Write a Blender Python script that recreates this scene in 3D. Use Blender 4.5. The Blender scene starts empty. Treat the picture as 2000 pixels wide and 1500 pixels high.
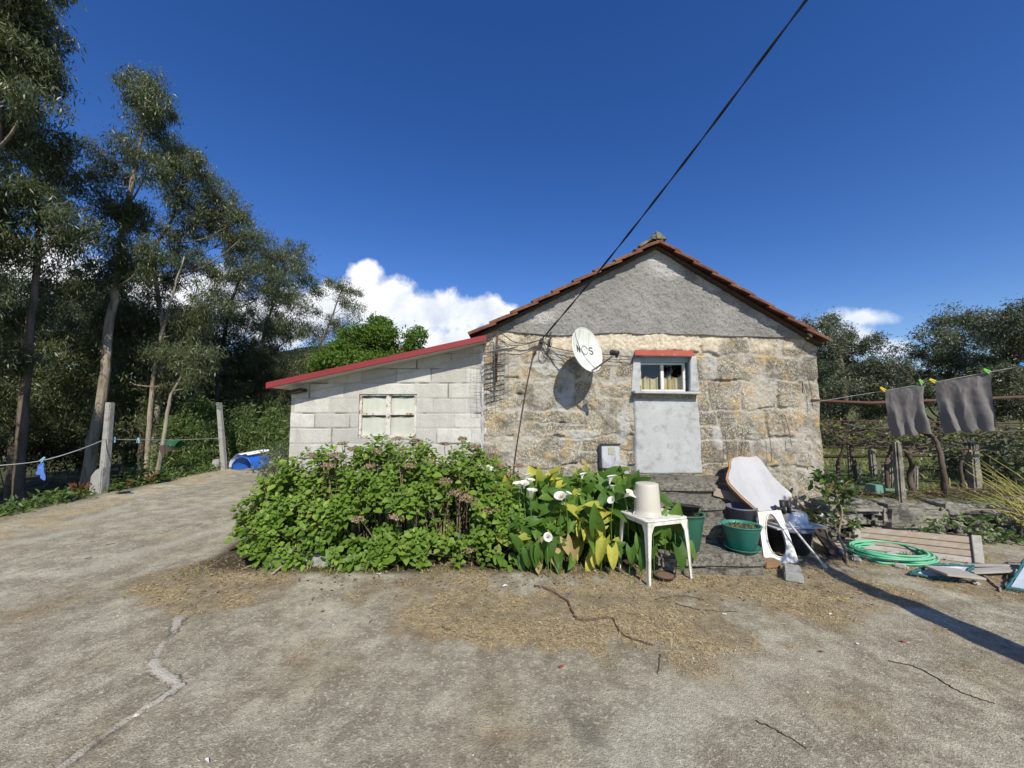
import bpy, math, random
import numpy as np
from mathutils import Vector, Matrix
random.seed(7)
RS = np.random.RandomState(11)
S = bpy.context.scene
COL = S.collection
R = math.radians

# ---------------------------------------------------------------- camera model
F, TH, HC = 750.0, R(4.5), 1.55
def ray(px, py):
    a, b = (px-1000)/F, (750-py)/F
    return Vector((a, math.cos(TH)-b*math.sin(TH), math.sin(TH)+b*math.cos(TH)))
def at(px, py, Y):
    d = ray(px, py); t = Y/d.y
    return Vector((d.x*t, Y, HC+d.z*t))
def gp(px, py, z=0.0):
    d = ray(px, py); t = (z-HC)/d.z
    return Vector((d.x*t, d.y*t, z))
def onp(px, py, p0, n):
    d = ray(px, py); o = Vector((0, 0, HC))
    return o + d*((p0-o).dot(n)/d.dot(n))
cam = bpy.data.objects.new('camera', bpy.data.cameras.new('camera'))
COL.objects.link(cam); cam.location = (0, 0, HC); cam.rotation_euler = (R(90)+TH, 0, 0)
cam.data.sensor_width = 36; cam.data.lens = 36*F/2000; cam.data.clip_end = 5000; cam.data.clip_start = .02
S.camera = cam

# ---------------------------------------------------------------- numpy noise
_T = [RS.rand(256, 256) for _ in range(12)]
def vn(x, y, s=0):
    T = _T[s % 12]
    xi = np.floor(x).astype(int); yi = np.floor(y).astype(int)
    fx = x-xi; fy = y-yi; fx = fx*fx*(3-2*fx); fy = fy*fy*(3-2*fy)
    a = T[xi & 255, yi & 255]; b = T[(xi+1) & 255, yi & 255]; c = T[xi & 255, (yi+1) & 255]; d = T[(xi+1) & 255, (yi+1) & 255]
    return (a*(1-fx)+b*fx)*(1-fy)+(c*(1-fx)+d*fx)*fy
def fbm(x, y, o=4, s=0, g=.5):
    v = 0; a = 1; t = 0
    for i in range(o):
        v = v+a*vn(x*2**i+i*17.3, y*2**i+i*5.1, s+i); t += a; a *= g
    return v/t
def sst(a, b, x):
    t = np.clip((x-a)/(b-a), 0, 1); return t*t*(3-2*t)

# ---------------------------------------------------------------- objects
def tag(o, label=None, cat=None, group=None, kind=None):
    if label: o['label'] = label
    if cat: o['category'] = cat
    if group: o['group'] = group
    if kind: o['kind'] = kind
    return o
def thing(name, label, cat, loc=(0, 0, 0), group=None, rz=0):
    o = bpy.data.objects.new(name, None); COL.objects.link(o); o.empty_display_size = .1
    o.location = loc; o.rotation_euler = (0, 0, rz)
    return tag(o, label, cat, group)
def woff(p):
    v = Vector((0, 0, 0))
    while p is not None:
        v = v+Vector(p.location); p = p.parent
    return v
def link(name, me, mat, parent=None, local=False):
    o = bpy.data.objects.new(name, me); COL.objects.link(o)
    for m in (mat if isinstance(mat, (list, tuple)) else [mat]): me.materials.append(m)
    if parent is not None:
        o.parent = parent
        if not local:
            w = woff(parent); me.transform(Matrix.Translation(-w))
    return o
def npmesh(name, V, Fq, mat, parent=None, attrs=None, smooth=True, local=False, center=False):
    V = np.asarray(V, dtype=np.float32).reshape(-1, 3); Fq = np.asarray(Fq, dtype=np.int32)
    k = Fq.shape[1]; me = bpy.data.meshes.new(name)
    me.vertices.add(len(V)); me.vertices.foreach_set('co', V.ravel())
    me.loops.add(Fq.size); me.loops.foreach_set('vertex_index', Fq.ravel())
    me.polygons.add(len(Fq)); me.polygons.foreach_set('loop_start', np.arange(0, Fq.size, k, dtype=np.int32))
    me.polygons.foreach_set('use_smooth', np.full(len(Fq), smooth))
    for n, a in (attrs or {}).items():
        at_ = me.attributes.new(n, 'FLOAT', 'POINT'); at_.data.foreach_set('value', np.asarray(a, dtype=np.float32).ravel())
    me.update(calc_edges=True); me.validate()
    return link(name, me, mat, parent, local)
def grid_faces(ny, nx, keep=None):
    i = np.arange(ny*nx).reshape(ny, nx)
    f = np.stack([i[:-1, :-1], i[:-1, 1:], i[1:, 1:], i[1:, :-1]], -1)
    if keep is not None: return f[keep]
    return f.reshape(-1, 4)

class MB:
    def __init__(s): s.v = []; s.f = []; s.sm = []
    def add(s, vs, fs, smooth=False):
        n = len(s.v); s.v += [tuple(v) for v in vs]
        for f in fs: s.f.append(tuple(i+n for i in f)); s.sm.append(smooth)
        return s
    def box(s, c, d, rz=0, M=None, top=1.0):
        x, y, z = d[0]/2, d[1]/2, d[2]/2
        vs = [Vector(p) for p in ((-x, -y, -z), (x, -y, -z), (x, y, -z), (-x, y, -z), (-x*top, -y*top, z), (x*top, -y*top, z), (x*top, y*top, z), (-x*top, y*top, z))]
        M = M if M is not None else Matrix.Rotation(rz, 3, 'Z')
        vs = [M@v+Vector(c) for v in vs]
        return s.add(vs, [(0, 3, 2, 1), (4, 5, 6, 7), (0, 1, 5, 4), (1, 2, 6, 5), (2, 3, 7, 6), (3, 0, 4, 7)])
    def hexa(s, b, t):
        return s.add(list(b)+list(t), [(0, 3, 2, 1), (4, 5, 6, 7), (0, 1, 5, 4), (1, 2, 6, 5), (2, 3, 7, 6), (3, 0, 4, 7)])
    def prism(s, poly, off):
        n = len(poly); off = Vector(off)
        vs = [Vector(p) for p in poly]+[Vector(p)+off for p in poly]
        fs = [tuple(range(n)), tuple(range(2*n-1, n-1, -1))]+[(i, i+n, (i+1) % n+n, (i+1) % n) for i in range(n)]
        return s.add(vs, fs)
    def tube(s, pts, rad, n=8, cap=True, smooth=True):
        pts = [Vector(p) for p in pts]
        if not isinstance(rad, (list, tuple)): rad = [rad]*len(pts)
        vs = []; up = None
        for i, p in enumerate(pts):
            t = (pts[min(i+1, len(pts)-1)]-pts[max(i-1, 0)])
            if t.length < 1e-9: t = Vector((0, 0, 1))
            t.normalize()
            if up is None:
                up = Vector((0, 0, 1)) if abs(t.z) < .9 else Vector((0, 1, 0))
            a = up.cross(t)
            if a.length < 1e-6: a = Vector((1, 0, 0)).cross(t)
            a.normalize(); b = t.cross(a); up = b
            up = b
            for k in range(n):
                w = 2*math.pi*k/n; vs.append(p+a*(rad[i]*math.cos(w))+b*(rad[i]*math.sin(w)))
        fs = []
        for i in range(len(pts)-1):
            for k in range(n):
                k2 = (k+1) % n; fs.append((i*n+k, i*n+k2, (i+1)*n+k2, (i+1)*n+k))
        s.add(vs, fs, smooth)
        if cap:
            m = len(s.v)-len(vs)
            s.f.append(tuple(m+k for k in range(n-1, -1, -1))); s.sm.append(False)
            s.f.append(tuple(m+(len(pts)-1)*n+k for k in range(n))); s.sm.append(False)
        return s
    def lathe(s, prof, n=32, c=(0, 0, 0), M=None, smooth=True, sx=1, sy=1):
        vs = []; c = Vector(c)
        for r, z in prof:
            for k in range(n):
                w = 2*math.pi*k/n; v = Vector((r*math.cos(w)*sx, r*math.sin(w)*sy, z))
                vs.append((M@v if M is not None else v)+c)
        fs = []
        for i in range(len(prof)-1):
            for k in range(n):
                k2 = (k+1) % n; fs.append((i*n+k, i*n+k2, (i+1)*n+k2, (i+1)*n+k))
        if prof[0][0] > 1e-5: fs.append(tuple(range(n-1, -1, -1)))
        if prof[-1][0] > 1e-5: fs.append(tuple((len(prof)-1)*n+k for k in range(n)))
        return s.add(vs, fs, smooth)
    def build(s, name, mat, parent=None, bevel=0, local=False, rough=0, sub=0):
        me = bpy.data.meshes.new(name); me.from_pydata([tuple(v) for v in s.v], [], s.f)
        me.polygons.foreach_set('use_smooth', s.sm); me.update()
        o = link(name, me, mat, parent, local)
        if bevel or sub or rough:
            import bmesh
            bm = bmesh.new(); bm.from_mesh(me); bmesh.ops.recalc_face_normals(bm, faces=bm.faces)
            if bevel: bmesh.ops.bevel(bm, geom=list(bm.edges), offset=bevel, segments=2, affect='EDGES', clamp_overlap=True)
            if sub:
                bmesh.ops.triangulate(bm, faces=[f for f in bm.faces if len(f.verts) > 4])
                bmesh.ops.subdivide_edges(bm, edges=bm.edges, cuts=sub, use_grid_fill=True)
            if rough:
                bm.normal_update()
                from mathutils import noise
                sd = Vector((random.random()*50, random.random()*50, 0))
                for v in bm.verts:
                    q = v.co+sd
                    v.co += v.normal*rough*(noise.noise(q*6)+.6*noise.noise(q*15)+.35*noise.noise(q*40))
            bm.to_mesh(me); bm.free()
        return o
def smooth_path(pts, n=6):
    P = [Vector(p) for p in pts]; out = []
    for i in range(len(P)-1):
        p0 = P[max(i-1, 0)]; p1 = P[i]; p2 = P[i+1]; p3 = P[min(i+2, len(P)-1)]
        for k in range(n):
            t = k/n
            out.append(.5*((2*p1)+(-p0+p2)*t+(2*p0-5*p1+4*p2-p3)*t*t+(-p0+3*p1-3*p2+p3)*t**3))
    out.append(P[-1]); return out

# ---------------------------------------------------------------- materials
class NT:
    def __init__(s, name, world=False):
        if world: s.m = name
        else:
            s.m = bpy.data.materials.new(name)
        s.m.use_nodes = True; s.t = s.m.node_tree; s.t.nodes.clear()
        s._co = None
    def n(s, ty, ins=None, **kw):
        nd = s.t.nodes.new(ty)
        for k, v in kw.items(): setattr(nd, k, v)
        for k, v in (ins or {}).items(): s.set(nd.inputs[k], v)
        return nd
    def set(s, sock, v):
        if isinstance(v, bpy.types.NodeSocket): s.t.links.new(v, sock)
        elif isinstance(v, bpy.types.Node): s.t.links.new(v.outputs[0], sock)
        else:
            if sock.type == 'RGBA' and len(v) == 3: v = (*v, 1)
            sock.default_value = v
    def co(s):
        if s._co is None: s._co = s.n('ShaderNodeTexCoord').outputs['Object']
        return s._co
    def map(s, sc=(1, 1, 1), rot=(0, 0, 0), co=None):
        return s.n('ShaderNodeMapping', {'Vector': co or s.co(), 'Scale': sc, 'Rotation': rot}).outputs[0]
    def noise(s, scale, detail=4, rough=.55, co=None, dist=0):
        return s.n('ShaderNodeTexNoise', {'Vector': co or s.co(), 'Scale': scale, 'Detail': detail, 'Roughness': rough, 'Distortion': dist}).outputs[0]
    def vor(s, scale, co=None, out=0, feature='F1'):
        return s.n('ShaderNodeTexVoronoi', {'Vector': co or s.co(), 'Scale': scale}, feature=feature).outputs[out]
    def attr(s, name): return s.n('ShaderNodeAttribute', attribute_name=name).outputs['Fac']
    def math(s, op, a, b=0.0, c=None):
        d = {0: a, 1: b}
        if c is not None: d[2] = c
        return s.n('ShaderNodeMath', d, operation=op).outputs[0]
    def ramp(s, fac, stops):
        nd = s.n('ShaderNodeValToRGB', {'Fac': fac}); e = nd.color_ramp.elements
        while len(e) < len(stops): e.new(.5)
        for i, (p, c) in enumerate(stops):
            e[i].position = p
            if not isinstance(c, (tuple, list)): c = (c, c, c)
            e[i].color = (*c, 1) if len(c) == 3 else c
        return nd.outputs[0]
    def mix(s, f, a, b, mode='MIX'):
        nd = s.n('ShaderNodeMix', data_type='RGBA', blend_type=mode)
        s.set(nd.inputs[0], f); s.set(nd.inputs[6], a); s.set(nd.inputs[7], b)
        return nd.outputs[2]
    def bump(s, h, strength=.5, dist=.01, nrm=None):
        d = {'Height': h, 'Strength': strength, 'Distance': dist}
        if nrm is not None: d['Normal'] = nrm
        return s.n('ShaderNodeBump', d).outputs[0]
    def pbr(s, col, rough=.8, bump=None, metal=0, spec=.3, out=True, **kw):
        d = {'Base Color': col, 'Roughness': rough, 'Metallic': metal, 'Specular IOR Level': spec}
        if bump is not None: d['Normal'] = bump
        d.update(kw)
        p = s.n('ShaderNodeBsdfPrincipled', d).outputs[0]
        if out: s.out(p)
        return p
    def out(s, sh): s.n('ShaderNodeOutputMaterial', {'Surface': sh})

def simple(name, c1, c2=None, scale=8, rough=.6, bump=.15, bscale=60, bdist=.003, metal=0, spec=.3, dirt=None, dscale=3, dlo=.55, dhi=.75, stretch=(1, 1, 1)):
    t = NT(name); c2 = c2 or tuple(x*.75 for x in c1)
    co = t.map(stretch)
    col = t.mix(t.ramp(t.noise(scale, 5, .6, co), [(.3, 0.), (.7, 1.)]), c1, c2)
    if dirt: col = t.mix(t.ramp(t.noise(dscale, 6, .7, co), [(dlo, 0.), (dhi, 1.)]), col, dirt)
    b = t.bump(t.noise(bscale, 4, .6, co), bump, bdist)
    t.pbr(col, rough, b, metal, spec); return t.m
def leafmat(name, c1, c2, c3=None, trans=.3, rough=.45, spec=.35, t3=.85):
    t = NT(name); a = t.attr('tint')
    st = [(0., c1), (.75 if c3 else 1., c2)]
    if c3: st = [(0., c1), (t3-.12, c2), (t3, c3), (1., c3)]
    col = t.ramp(a, st)
    col = t.mix(t.math('MULTIPLY', t.noise(35, 2), .5), col, tuple(x*.6 for x in c1))
    p = t.pbr(col, rough, None, 0, spec, out=False)
    tr = t.n('ShaderNodeBsdfTranslucent', {'Color': t.mix(.35, col, (.30, .42, .05))}).outputs[0]
    t.out(t.n('ShaderNodeMixShader', {0: trans, 1: p, 2: tr}).outputs[0]); return t.m

# ---------------------------------------------------------------- leaves
T_LANCE = (np.array([(0, 0, 0), (.45, .5, .05), (1, 0, -.12), (.45, -.5, .05)]), [(0, 1, 2, 3)])
T_OVATE = (np.array([(0, 0, 0), (.33, 0, .0), (.68, 0, -.02), (1, 0, -.16), (.12, .36, .06), (.48, .5, .08), (.8, .27, -.03), (.12, -.36, .06), (.48, -.5, .08), (.8, -.27, -.03)]),
           [(0, 1, 5, 4), (1, 2, 6, 5), (2, 3, 6, 6), (0, 7, 8, 1), (1, 8, 9, 2), (2, 9, 3, 3)])
T_ARROW_OLD = (np.array([(0, 0, 0), (.3, 0, -.02), (.65, 0, -.06), (1, 0, -.28), (-.24, .33, -.05), (.05, .47, .1), (.4, .42, .1), (.74, .22, -.04), (-.24, -.33, -.05), (.05, -.47, .1), (.4, -.42, .1), (.74, -.22, -.04)]),
           [(0, 5, 4, 4), (0, 1, 6, 5), (1, 2, 7, 6), (2, 3, 7, 7), (0, 8, 9, 9), (0, 9, 10, 1), (1, 10, 11, 2), (2, 11, 3, 3)])
def _arrow():
    na, ns = 9, 7; V = []; F_ = []
    for i in range(na):
        u = i/(na-1)
        for j in range(ns):
            s = (j/(ns-1)-.5)*2; w = .5*(math.sin(math.pi*min(1, (u*.86+.14))**.72))**.8 if u < 1 else 0
            x = u-.30*abs(s)**1.6*(1-u)**1.5
            V.append((x, s*w, .22*w*abs(s)**1.3-.30*u**2.2+.022*math.sin(13*u+2*s)*abs(s)))
    for i in range(na-1):
        for j in range(ns-1): a = i*ns+j; F_.append((a, a+1, a+ns+1, a+ns))
    return np.array(V), F_
T_ARROW = _arrow()
def leaves(name, P, D, N, L, W, mat, parent=None, tmpl=T_LANCE, tint=None, kind=None):
    P = np.asarray(P, float); D = np.asarray(D, float); N = np.asarray(N, float); n = len(P)
    D = D/np.maximum(np.linalg.norm(D, axis=1, keepdims=True), 1e-6)
    B = np.cross(N, D); B = B/np.maximum(np.linalg.norm(B, axis=1, keepdims=True), 1e-6); N = np.cross(D, B)
    L = np.broadcast_to(L, (n,)); W = np.broadcast_to(W, (n,))
    T, fs = tmpl; k = len(T)
    V = P[:, None]+D[:, None]*(T[None, :, 0:1]*L[:, None, None])+B[:, None]*(T[None, :, 1:2]*W[:, None, None])+N[:, None]*(T[None, :, 2:3]*L[:, None, None])
    if tint is None: tint = RS.rand(n)
    tri = [f for f in fs if f[2] == f[3]]; quad = [f for f in fs if f[2] != f[3]]
    me = bpy.data.meshes.new(name); V = V.reshape(-1, 3).astype(np.float32)
    base = (np.arange(n)*k)
    loops = []; starts = []; c = 0
    if quad:
        q = (base[:, None, None]+np.array(quad)[None]).reshape(-1, 4); loops.append(q.ravel()); starts.append(np.arange(len(q))*4); c = q.size
    if tri:
        q = (base[:, None, None]+np.array([f[:3] for f in tri])[None]).reshape(-1, 3); loops.append(q.ravel()); starts.append(c+np.arange(len(q))*3)
    loops = np.concatenate(loops).astype(np.int32); starts = np.concatenate(starts).astype(np.int32)
    me.vertices.add(len(V)); me.vertices.foreach_set('co', V.ravel())
    me.loops.add(len(loops)); me.loops.foreach_set('vertex_index', loops)
    me.polygons.add(len(starts)); me.polygons.foreach_set('loop_start', starts)
    if k > 5: me.polygons.foreach_set('use_smooth', np.full(len(starts), True))
    a = me.attributes.new('tint', 'FLOAT', 'POINT'); a.data.foreach_set('value', np.repeat(tint, k).astype(np.float32))
    me.update(calc_edges=True)
    return link(name, me, mat, parent)
def rdir(n):
    v = RS.normal(size=(n, 3)); return v/np.linalg.norm(v, axis=1, keepdims=True)
# ================================================================ light, sky
SUN = Vector((.208, -.726, .656)).normalized()
elev = math.asin(SUN.z)
l = bpy.data.lights.new('sun', 'SUN'); l.energy = 4.3; l.angle = R(.5); l.color = (1, .955, .84)
lo = bpy.data.objects.new('sun', l); COL.objects.link(lo)
lo.rotation_euler = SUN.to_track_quat('Z', 'Y').to_euler()
w = bpy.data.worlds.new('World'); S.world = w
t = NT(w, True)
sky = t.n('ShaderNodeTexSky', sky_type='NISHITA', sun_disc=False, sun_elevation=elev, sun_rotation=math.atan2(SUN.x, SUN.y), altitude=300, air_density=1.0, dust_density=.25, ozone_density=3.0).outputs[0]
skyc = t.n('ShaderNodeHueSaturation', {'Saturation': 1.30, 'Value': 1.14, 'Fac': 1.0, 'Color': sky, 'Hue': .516}).outputs[0]
g = t.n('ShaderNodeTexCoord').outputs['Generated']
sx = t.n('ShaderNodeSeparateXYZ', {0: g}).outputs
ypos = t.math('MAXIMUM', sx[1], .02)
U = t.math('DIVIDE', sx[0], ypos); Vv = t.math('DIVIDE', sx[2], ypos)
uv = t.n('ShaderNodeCombineXYZ', {0: U, 1: Vv, 2: 0.0}).outputs[0]
def pu(px, py):
    d = ray(px, py); return d.x/d.y, d.z/d.y
def lobe(px, py, rx, ry, prev=None):
    u, v = pu(px, py); rx /= F; ry /= F
    a = t.math('MULTIPLY', t.math('SUBTRACT', U, u), 1/rx); b = t.math('MULTIPLY', t.math('SUBTRACT', Vv, v), 1/ry)
    d = t.math('SQRT', t.math('ADD', t.math('MULTIPLY', a, a), t.math('MULTIPLY', b, b)))
    d = t.math('SUBTRACT', 1.0, d)
    return d if prev is None else t.math('SMOOTH_MAX', prev, d, .25)
m = None
for q in [(718, 535, 45, 36), (745, 590, 110, 62), (850, 610, 120, 58), (935, 610, 78, 40), (820, 680, 240, 60), (560, 620, 190, 75), (350, 590, 190, 80), (80, 530, 150, 90), (-200, 600, 300, 120), (700, 800, 900, 60)]:
    m = lobe(*q, prev=m)
n1 = t.noise(5.5, 9, .55, uv, .25); n2 = t.noise(17, 8, .6, uv, .3)
den = t.math('ADD', m, t.math('MULTIPLY', t.math('SUBTRACT', n1, .5), 1.5))
den = t.math('ADD', den, t.math('MULTIPLY', t.math('SUBTRACT', n2, .5), .85))
c1 = t.ramp(den, [(.04, 0.), (.36, 1.)])
m2 = None
for q in [(1690, 622, 85, 24), (1660, 660, 95, 46), (1735, 680, 66, 30), (1720, 740, 70, 46), (2250, 700, 240, 60)]:
    m2 = lobe(*q, prev=m2)
den2 = t.math('ADD', m2, t.math('MULTIPLY', t.math('SUBTRACT', t.noise(7, 9, .6, uv, .5), .5), 1.9))
c2 = t.math('MULTIPLY', t.ramp(den2, [(.0, 0.), (.55, 1.)]), .92)
# lit tops, grey undersides : density sampled again a step towards the sun
uv2 = t.n('ShaderNodeVectorMath', {0: uv, 1: (.018, .05, 0)}, operation='ADD').outputs[0]
dn = t.math('SUBTRACT', t.noise(5.5, 9, .55, uv2, .25), n1)
lit = t.math('ADD', .62, t.math('MULTIPLY', dn, -1.5))
lit = t.math('ADD', lit, t.math('MULTIPLY', t.math('SUBTRACT', n2, .5), .55))
lit = t.math('ADD', lit, t.math('MULTIPLY', t.math('SUBTRACT', Vv, .26), 1.3))
ccol = t.ramp(lit, [(.2, (4.1, 4.9, 6.6)), (.5, (7.2, 7.8, 8.9)), (.85, (9.8, 9.8, 9.9))])
ccol = t.mix(1.0, t.ramp(lit, [(.15, (.40, .47, .60)), (.5, (.66, .71, .80)), (.85, (.92, .93, .95))]), (10.0, 10.0, 10.0), 'MULTIPLY')
col = t.mix(c1, skyc, ccol)
col = t.mix(c2, col, t.mix(.35, ccol, (7.5, 8.2, 9.5)))
SKYS = .10
bg = t.n('ShaderNodeBackground', {'Color': col, 'Strength': SKYS}).outputs[0]
t.n('ShaderNodeOutputWorld', {'Surface': bg})
S.view_settings.view_transform = 'Standard'; S.view_settings.look = 'None'; S.view_settings.gamma = 1
S.view_settings.exposure = .28
S.render.engine = 'CYCLES'
S.cycles.max_bounces = 6; S.cycles.diffuse_bounces = 3; S.cycles.glossy_bounces = 3; S.cycles.transmission_bounces = 4; S.cycles.transparent_max_bounces = 8
S.cycles.sample_clamp_indirect = 4

# ================================================================ ground
EDGE = [(-20, -6.2), (0, -6.6), (5.6, -7.3), (7.3, -7.75), (10.6, -7.95), (14, -8.1), (40, -9)]
def edge_x(y): return np.interp(y, [e[0] for e in EDGE], [e[1] for e in EDGE])
RW = [(3.9, 4.98), (5.0, 4.92), (6.0, 4.85), (7.5, 4.65), (12, 4.2), (30, 3.5)]   # retaining wall front line
def rwall(x): return np.interp(x, [e[0] for e in RW], [e[1] for e in RW])
def gh(x, y):
    x = np.asarray(x, float); y = np.asarray(y, float)
    z = .012*(fbm(x*.8, y*.8, 3, 1)-.5)+.05*(fbm(x*.15, y*.15, 2, 3)-.5)*sst(9, 25, np.abs(x)+np.abs(y)*.5)
    d = edge_x(y)-x                                    # beyond the drive the bank falls to the wood
    z = z+.07*sst(-.9, -.1, d)*(fbm(x*2, y*2, 3, 5))
    z = z-1.25*sst(.15, 3.2, d)+.25*(fbm(x*.5, y*.5, 3, 6)-.5)*sst(.3, 2, d)
    z = z+.9*sst(25, 60, y)*sst(0, 4, d)
    ter = sst(.02, .14, y-rwall(x)-.18)*sst(3.95, 4.05, x)
    z = z+ter*(.42+.25*sst(8, 14, y)+.08*(fbm(x*1.2, y*1.2, 3, 7)-.5)+2.2*sst(14, 70, y))
    return z
def gz(x, y): return float(gh(np.array([x]), np.array([y]))[0])
def axis(segs):
    out = []
    for a, b, st in segs: out.append(np.arange(a, b-1e-6, st))
    out.append([segs[-1][1]]); return np.concatenate(out)
def geo(a, b, n): return a*(b/a)**np.linspace(0, 1, n)
xs = np.concatenate([-geo(14, 700, 26)[::-1], axis([(-13.9, -9, .12), (-9, -4, .05), (-4, 4.3, .022), (4.3, 7, .05), (7, 13.9, .15)]), geo(14, 700, 26)])
ys = np.concatenate([-geo(1, 300, 12)[::-1], axis([(-.9, 1.4, .15), (1.4, 4.4, .022), (4.4, 6, .04), (6, 13, .07), (13, 30, .35)]), geo(30.5, 900, 26)])
X, Y = np.meshgrid(xs, ys); Z = gh(X, Y)
# cracks patched with pale mortar
CR = [gp(*q) for q in [(440, 1148), (400, 1162), (375, 1180), (350, 1205), (338, 1235), (315, 1258), (298, 1290), (305, 1308), (335, 1322), (352, 1338), (322, 1358), (280, 1383), (220, 1420), (150, 1470), (100, 1508), (40, 1560)]]
CR2 = [gp(*q) for q in [(520, 985), (470, 1002), (420, 1015), (380, 1028), (300, 1042)]]
CR3 = [gp(*q) for q in [(1075, 1285), (1095, 1330), (1120, 1390), (1160, 1450), (1190, 1510)]]
def pdist(P, X, Y):
    d = np.full(X.shape, 9.)
    for a, b in zip(P[:-1], P[1:]):
        ax, ay = a.x, a.y; bx, by = b.x-ax, b.y-ay; L = bx*bx+by*by
        tt = np.clip(((X-ax)*bx+(Y-ay)*by)/L, 0, 1)
        d = np.minimum(d, np.hypot(X-ax-tt*bx, Y-ay-tt*by))
    return d
near = (np.abs(X) < 9) & (Y > 1) & (Y < 12)
wob = .05*(fbm(X*9, Y*9, 4, 2)-.5)
d1 = pdist(CR, X+wob, Y-wob)
wid = .017+.033*np.clip(fbm(X*3.2, Y*3.2, 3, 4)-.42, 0, 1)*3
patch = 1-sst(wid*.8, wid*1.15, d1)
line = 1-sst(.004, .016, np.abs(d1-wid*.9)+.03*np.clip(fbm(X*6, Y*6, 2, 8)-.5, 0, 1))
crackd = d1-wid*.9
d2 = pdist(CR2, X+wob*2, Y-wob*2); patch = np.maximum(patch, .6*(1-sst(.02, .08, d2)))
crackd = np.where(near, np.minimum(crackd, d2-.03*fbm(X*3, Y*3, 3, 5)), .4)
d3 = pdist(CR3, X+wob, Y-wob); stain3 = (1-sst(.01, .10, d3))*sst(.22, .5, fbm(X*5, Y*5, 3, 9))
line = np.where(near, line, 0); patch = np.where(near, patch, 0)
Z = Z-.012*line+.004*patch
# straw litter near the house, moss, woodland floor, field
def straw_mask(X, Y, broken=True):
    nz = fbm(X*1.6+3, Y*1.6, 4, 0)
    a = 1-((X-.55)/2.7)**2-((Y-3.42)/.72)**2
    b = 1-((X+2.6)/1.0)**2-((Y-3.9)/.75)**2
    c = 1-((X-3.6)/1.6)**2-((Y-3.75)/.55)**2
    m = np.maximum(np.maximum(a, b), c)
    m = np.clip(m*1.1, -1, .62)+(nz-.5)*3.0+(fbm(X*7, Y*7, 3, 4)-.5)*1.1
    e = edge_x(Y)-X
    st = (1-sst(.2, .6, np.abs(e+.35)))*sst(3, 5, Y)*1.2
    m = np.maximum(m, st+(nz-.6)*1.6)
    if not broken: return sst(-.30, .6, m)*.9*(1-sst(4.6, 5.2, Y))
    return sst(.0, .55, m)*(.22+.78*sst(.38, .53, fbm(X*2.6, Y*4.2, 5, 6)))
straw = straw_mask(X, Y)
track = np.zeros(X.shape)
for pts, w_ in (([(-200, 1235), (0, 1168), (100, 1135), (220, 1098), (340, 1060), (440, 1030), (520, 990)], .22), ([(-200, 1130), (0, 1066), (120, 1045), (260, 1018), (400, 985), (520, 950)], .20), ([(1240, 1560), (1330, 1380), (1470, 1290), (1640, 1240), (1760, 1190)], .30)):
    dT = pdist([gp(*q) for q in pts], X+.3*(fbm(X, Y, 3, 6)-.5), Y+.3*(fbm(X, Y, 3, 7)-.5)); track = np.maximum(track, np.where(near, (1-sst(w_*.2, w_, dT))*sst(.25, .6, fbm(X*2.5, Y*2.5, 4, 2)+.1), 0))
dd = edge_x(Y)-X
ter = sst(.05, .2, Y-rwall(X)-.15)*sst(3.95, 4.1, X)
wood = np.maximum(sst(-.25, .5, dd+.5*(fbm(X, Y, 3, 2)-.5)), sst(12.5, 15, Y+.8*(fbm(X*.6, Y*.6, 3, 3)-.5)))
wood = np.where(X > 4, sst(5, 14, np.abs(X)-4)*sst(9, 10, X), wood)
bed = (1-sst(.0, .25, np.maximum(np.maximum(-3.2-X, X-1.6), np.maximum(4.05-Y, Y-5.3))+.25*(fbm(X*3, Y*3, 3, 1)-.5)))
t = NT('ground')
aS, aW, aT, aB, aK, aD = [t.attr(k) for k in ('straw', 'wood', 'terrace', 'bed', 'stain', 'crackd')]
dn_ = t.math('ADD', aD, t.math('MULTIPLY', t.math('SUBTRACT', t.noise(16, 6, .7), .5), .10))
dn_ = t.math('ADD', dn_, t.math('MULTIPLY', t.math('SUBTRACT', t.noise(70, 4, .7), .5), .025))
aP = t.ramp(t.math('ADD', dn_, .5), [(.492, 1.), (.503, 0.)])
aL = t.math('MULTIPLY', t.ramp(t.math('ABSOLUTE', dn_), [(.0, 1.), (.016, 0.)]), t.ramp(t.noise(5, 3), [(.45, 0.), (.55, 1.)]))
big = t.noise(.9, 6, .62); mid = t.noise(4.5, 6, .65); fine = t.noise(95, 5, .75); sp = t.vor(130, out=0); fine2 = t.noise(38, 5, .7)
base = t.mix(t.ramp(big, [(.38, 0.), (.62, 1.)]), (.385, .35, .25), (.545, .50, .365))
base = t.mix(t.ramp(mid, [(.40, .85), (.60, 0.)]), base, (.235, .20, .14))
base = t.mix(t.ramp(t.noise(1.7, 5, .6, t.map((1, .35, 1))), [(.56, 0.), (.72, .7)]), base, (.56, .51, .39))
base = t.mix(t.ramp(fine, [(.36, .8), (.50, 0.)]), base, (.115, .098, .07))
base = t.mix(t.ramp(fine2, [(.52, 0.), (.66, .75)]), base, (.66, .60, .47))
base = t.mix(t.ramp(t.vor(210), [(.0, .85), (.16, 0.)]), base, (.66, .62, .54))
base = t.mix(t.ramp(t.noise(17, 5, .75), [(.36, .6), (.50, 0.)]), base, (.20, .17, .12))
base = t.mix(t.math('MULTIPLY', t.attr('track'), t.ramp(fine2, [(.3, .10), (.6, .55)])), base, (.53, .495, .39))
base = t.mix(t.math('MULTIPLY', aK, .5), base, (.06, .055, .05))
base = t.mix(aP, base, t.mix(fine2, (.44, .41, .33), (.57, .53, .44)))
base = t.mix(t.math('MULTIPLY', aL, .85), base, (.05, .045, .04))
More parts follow.
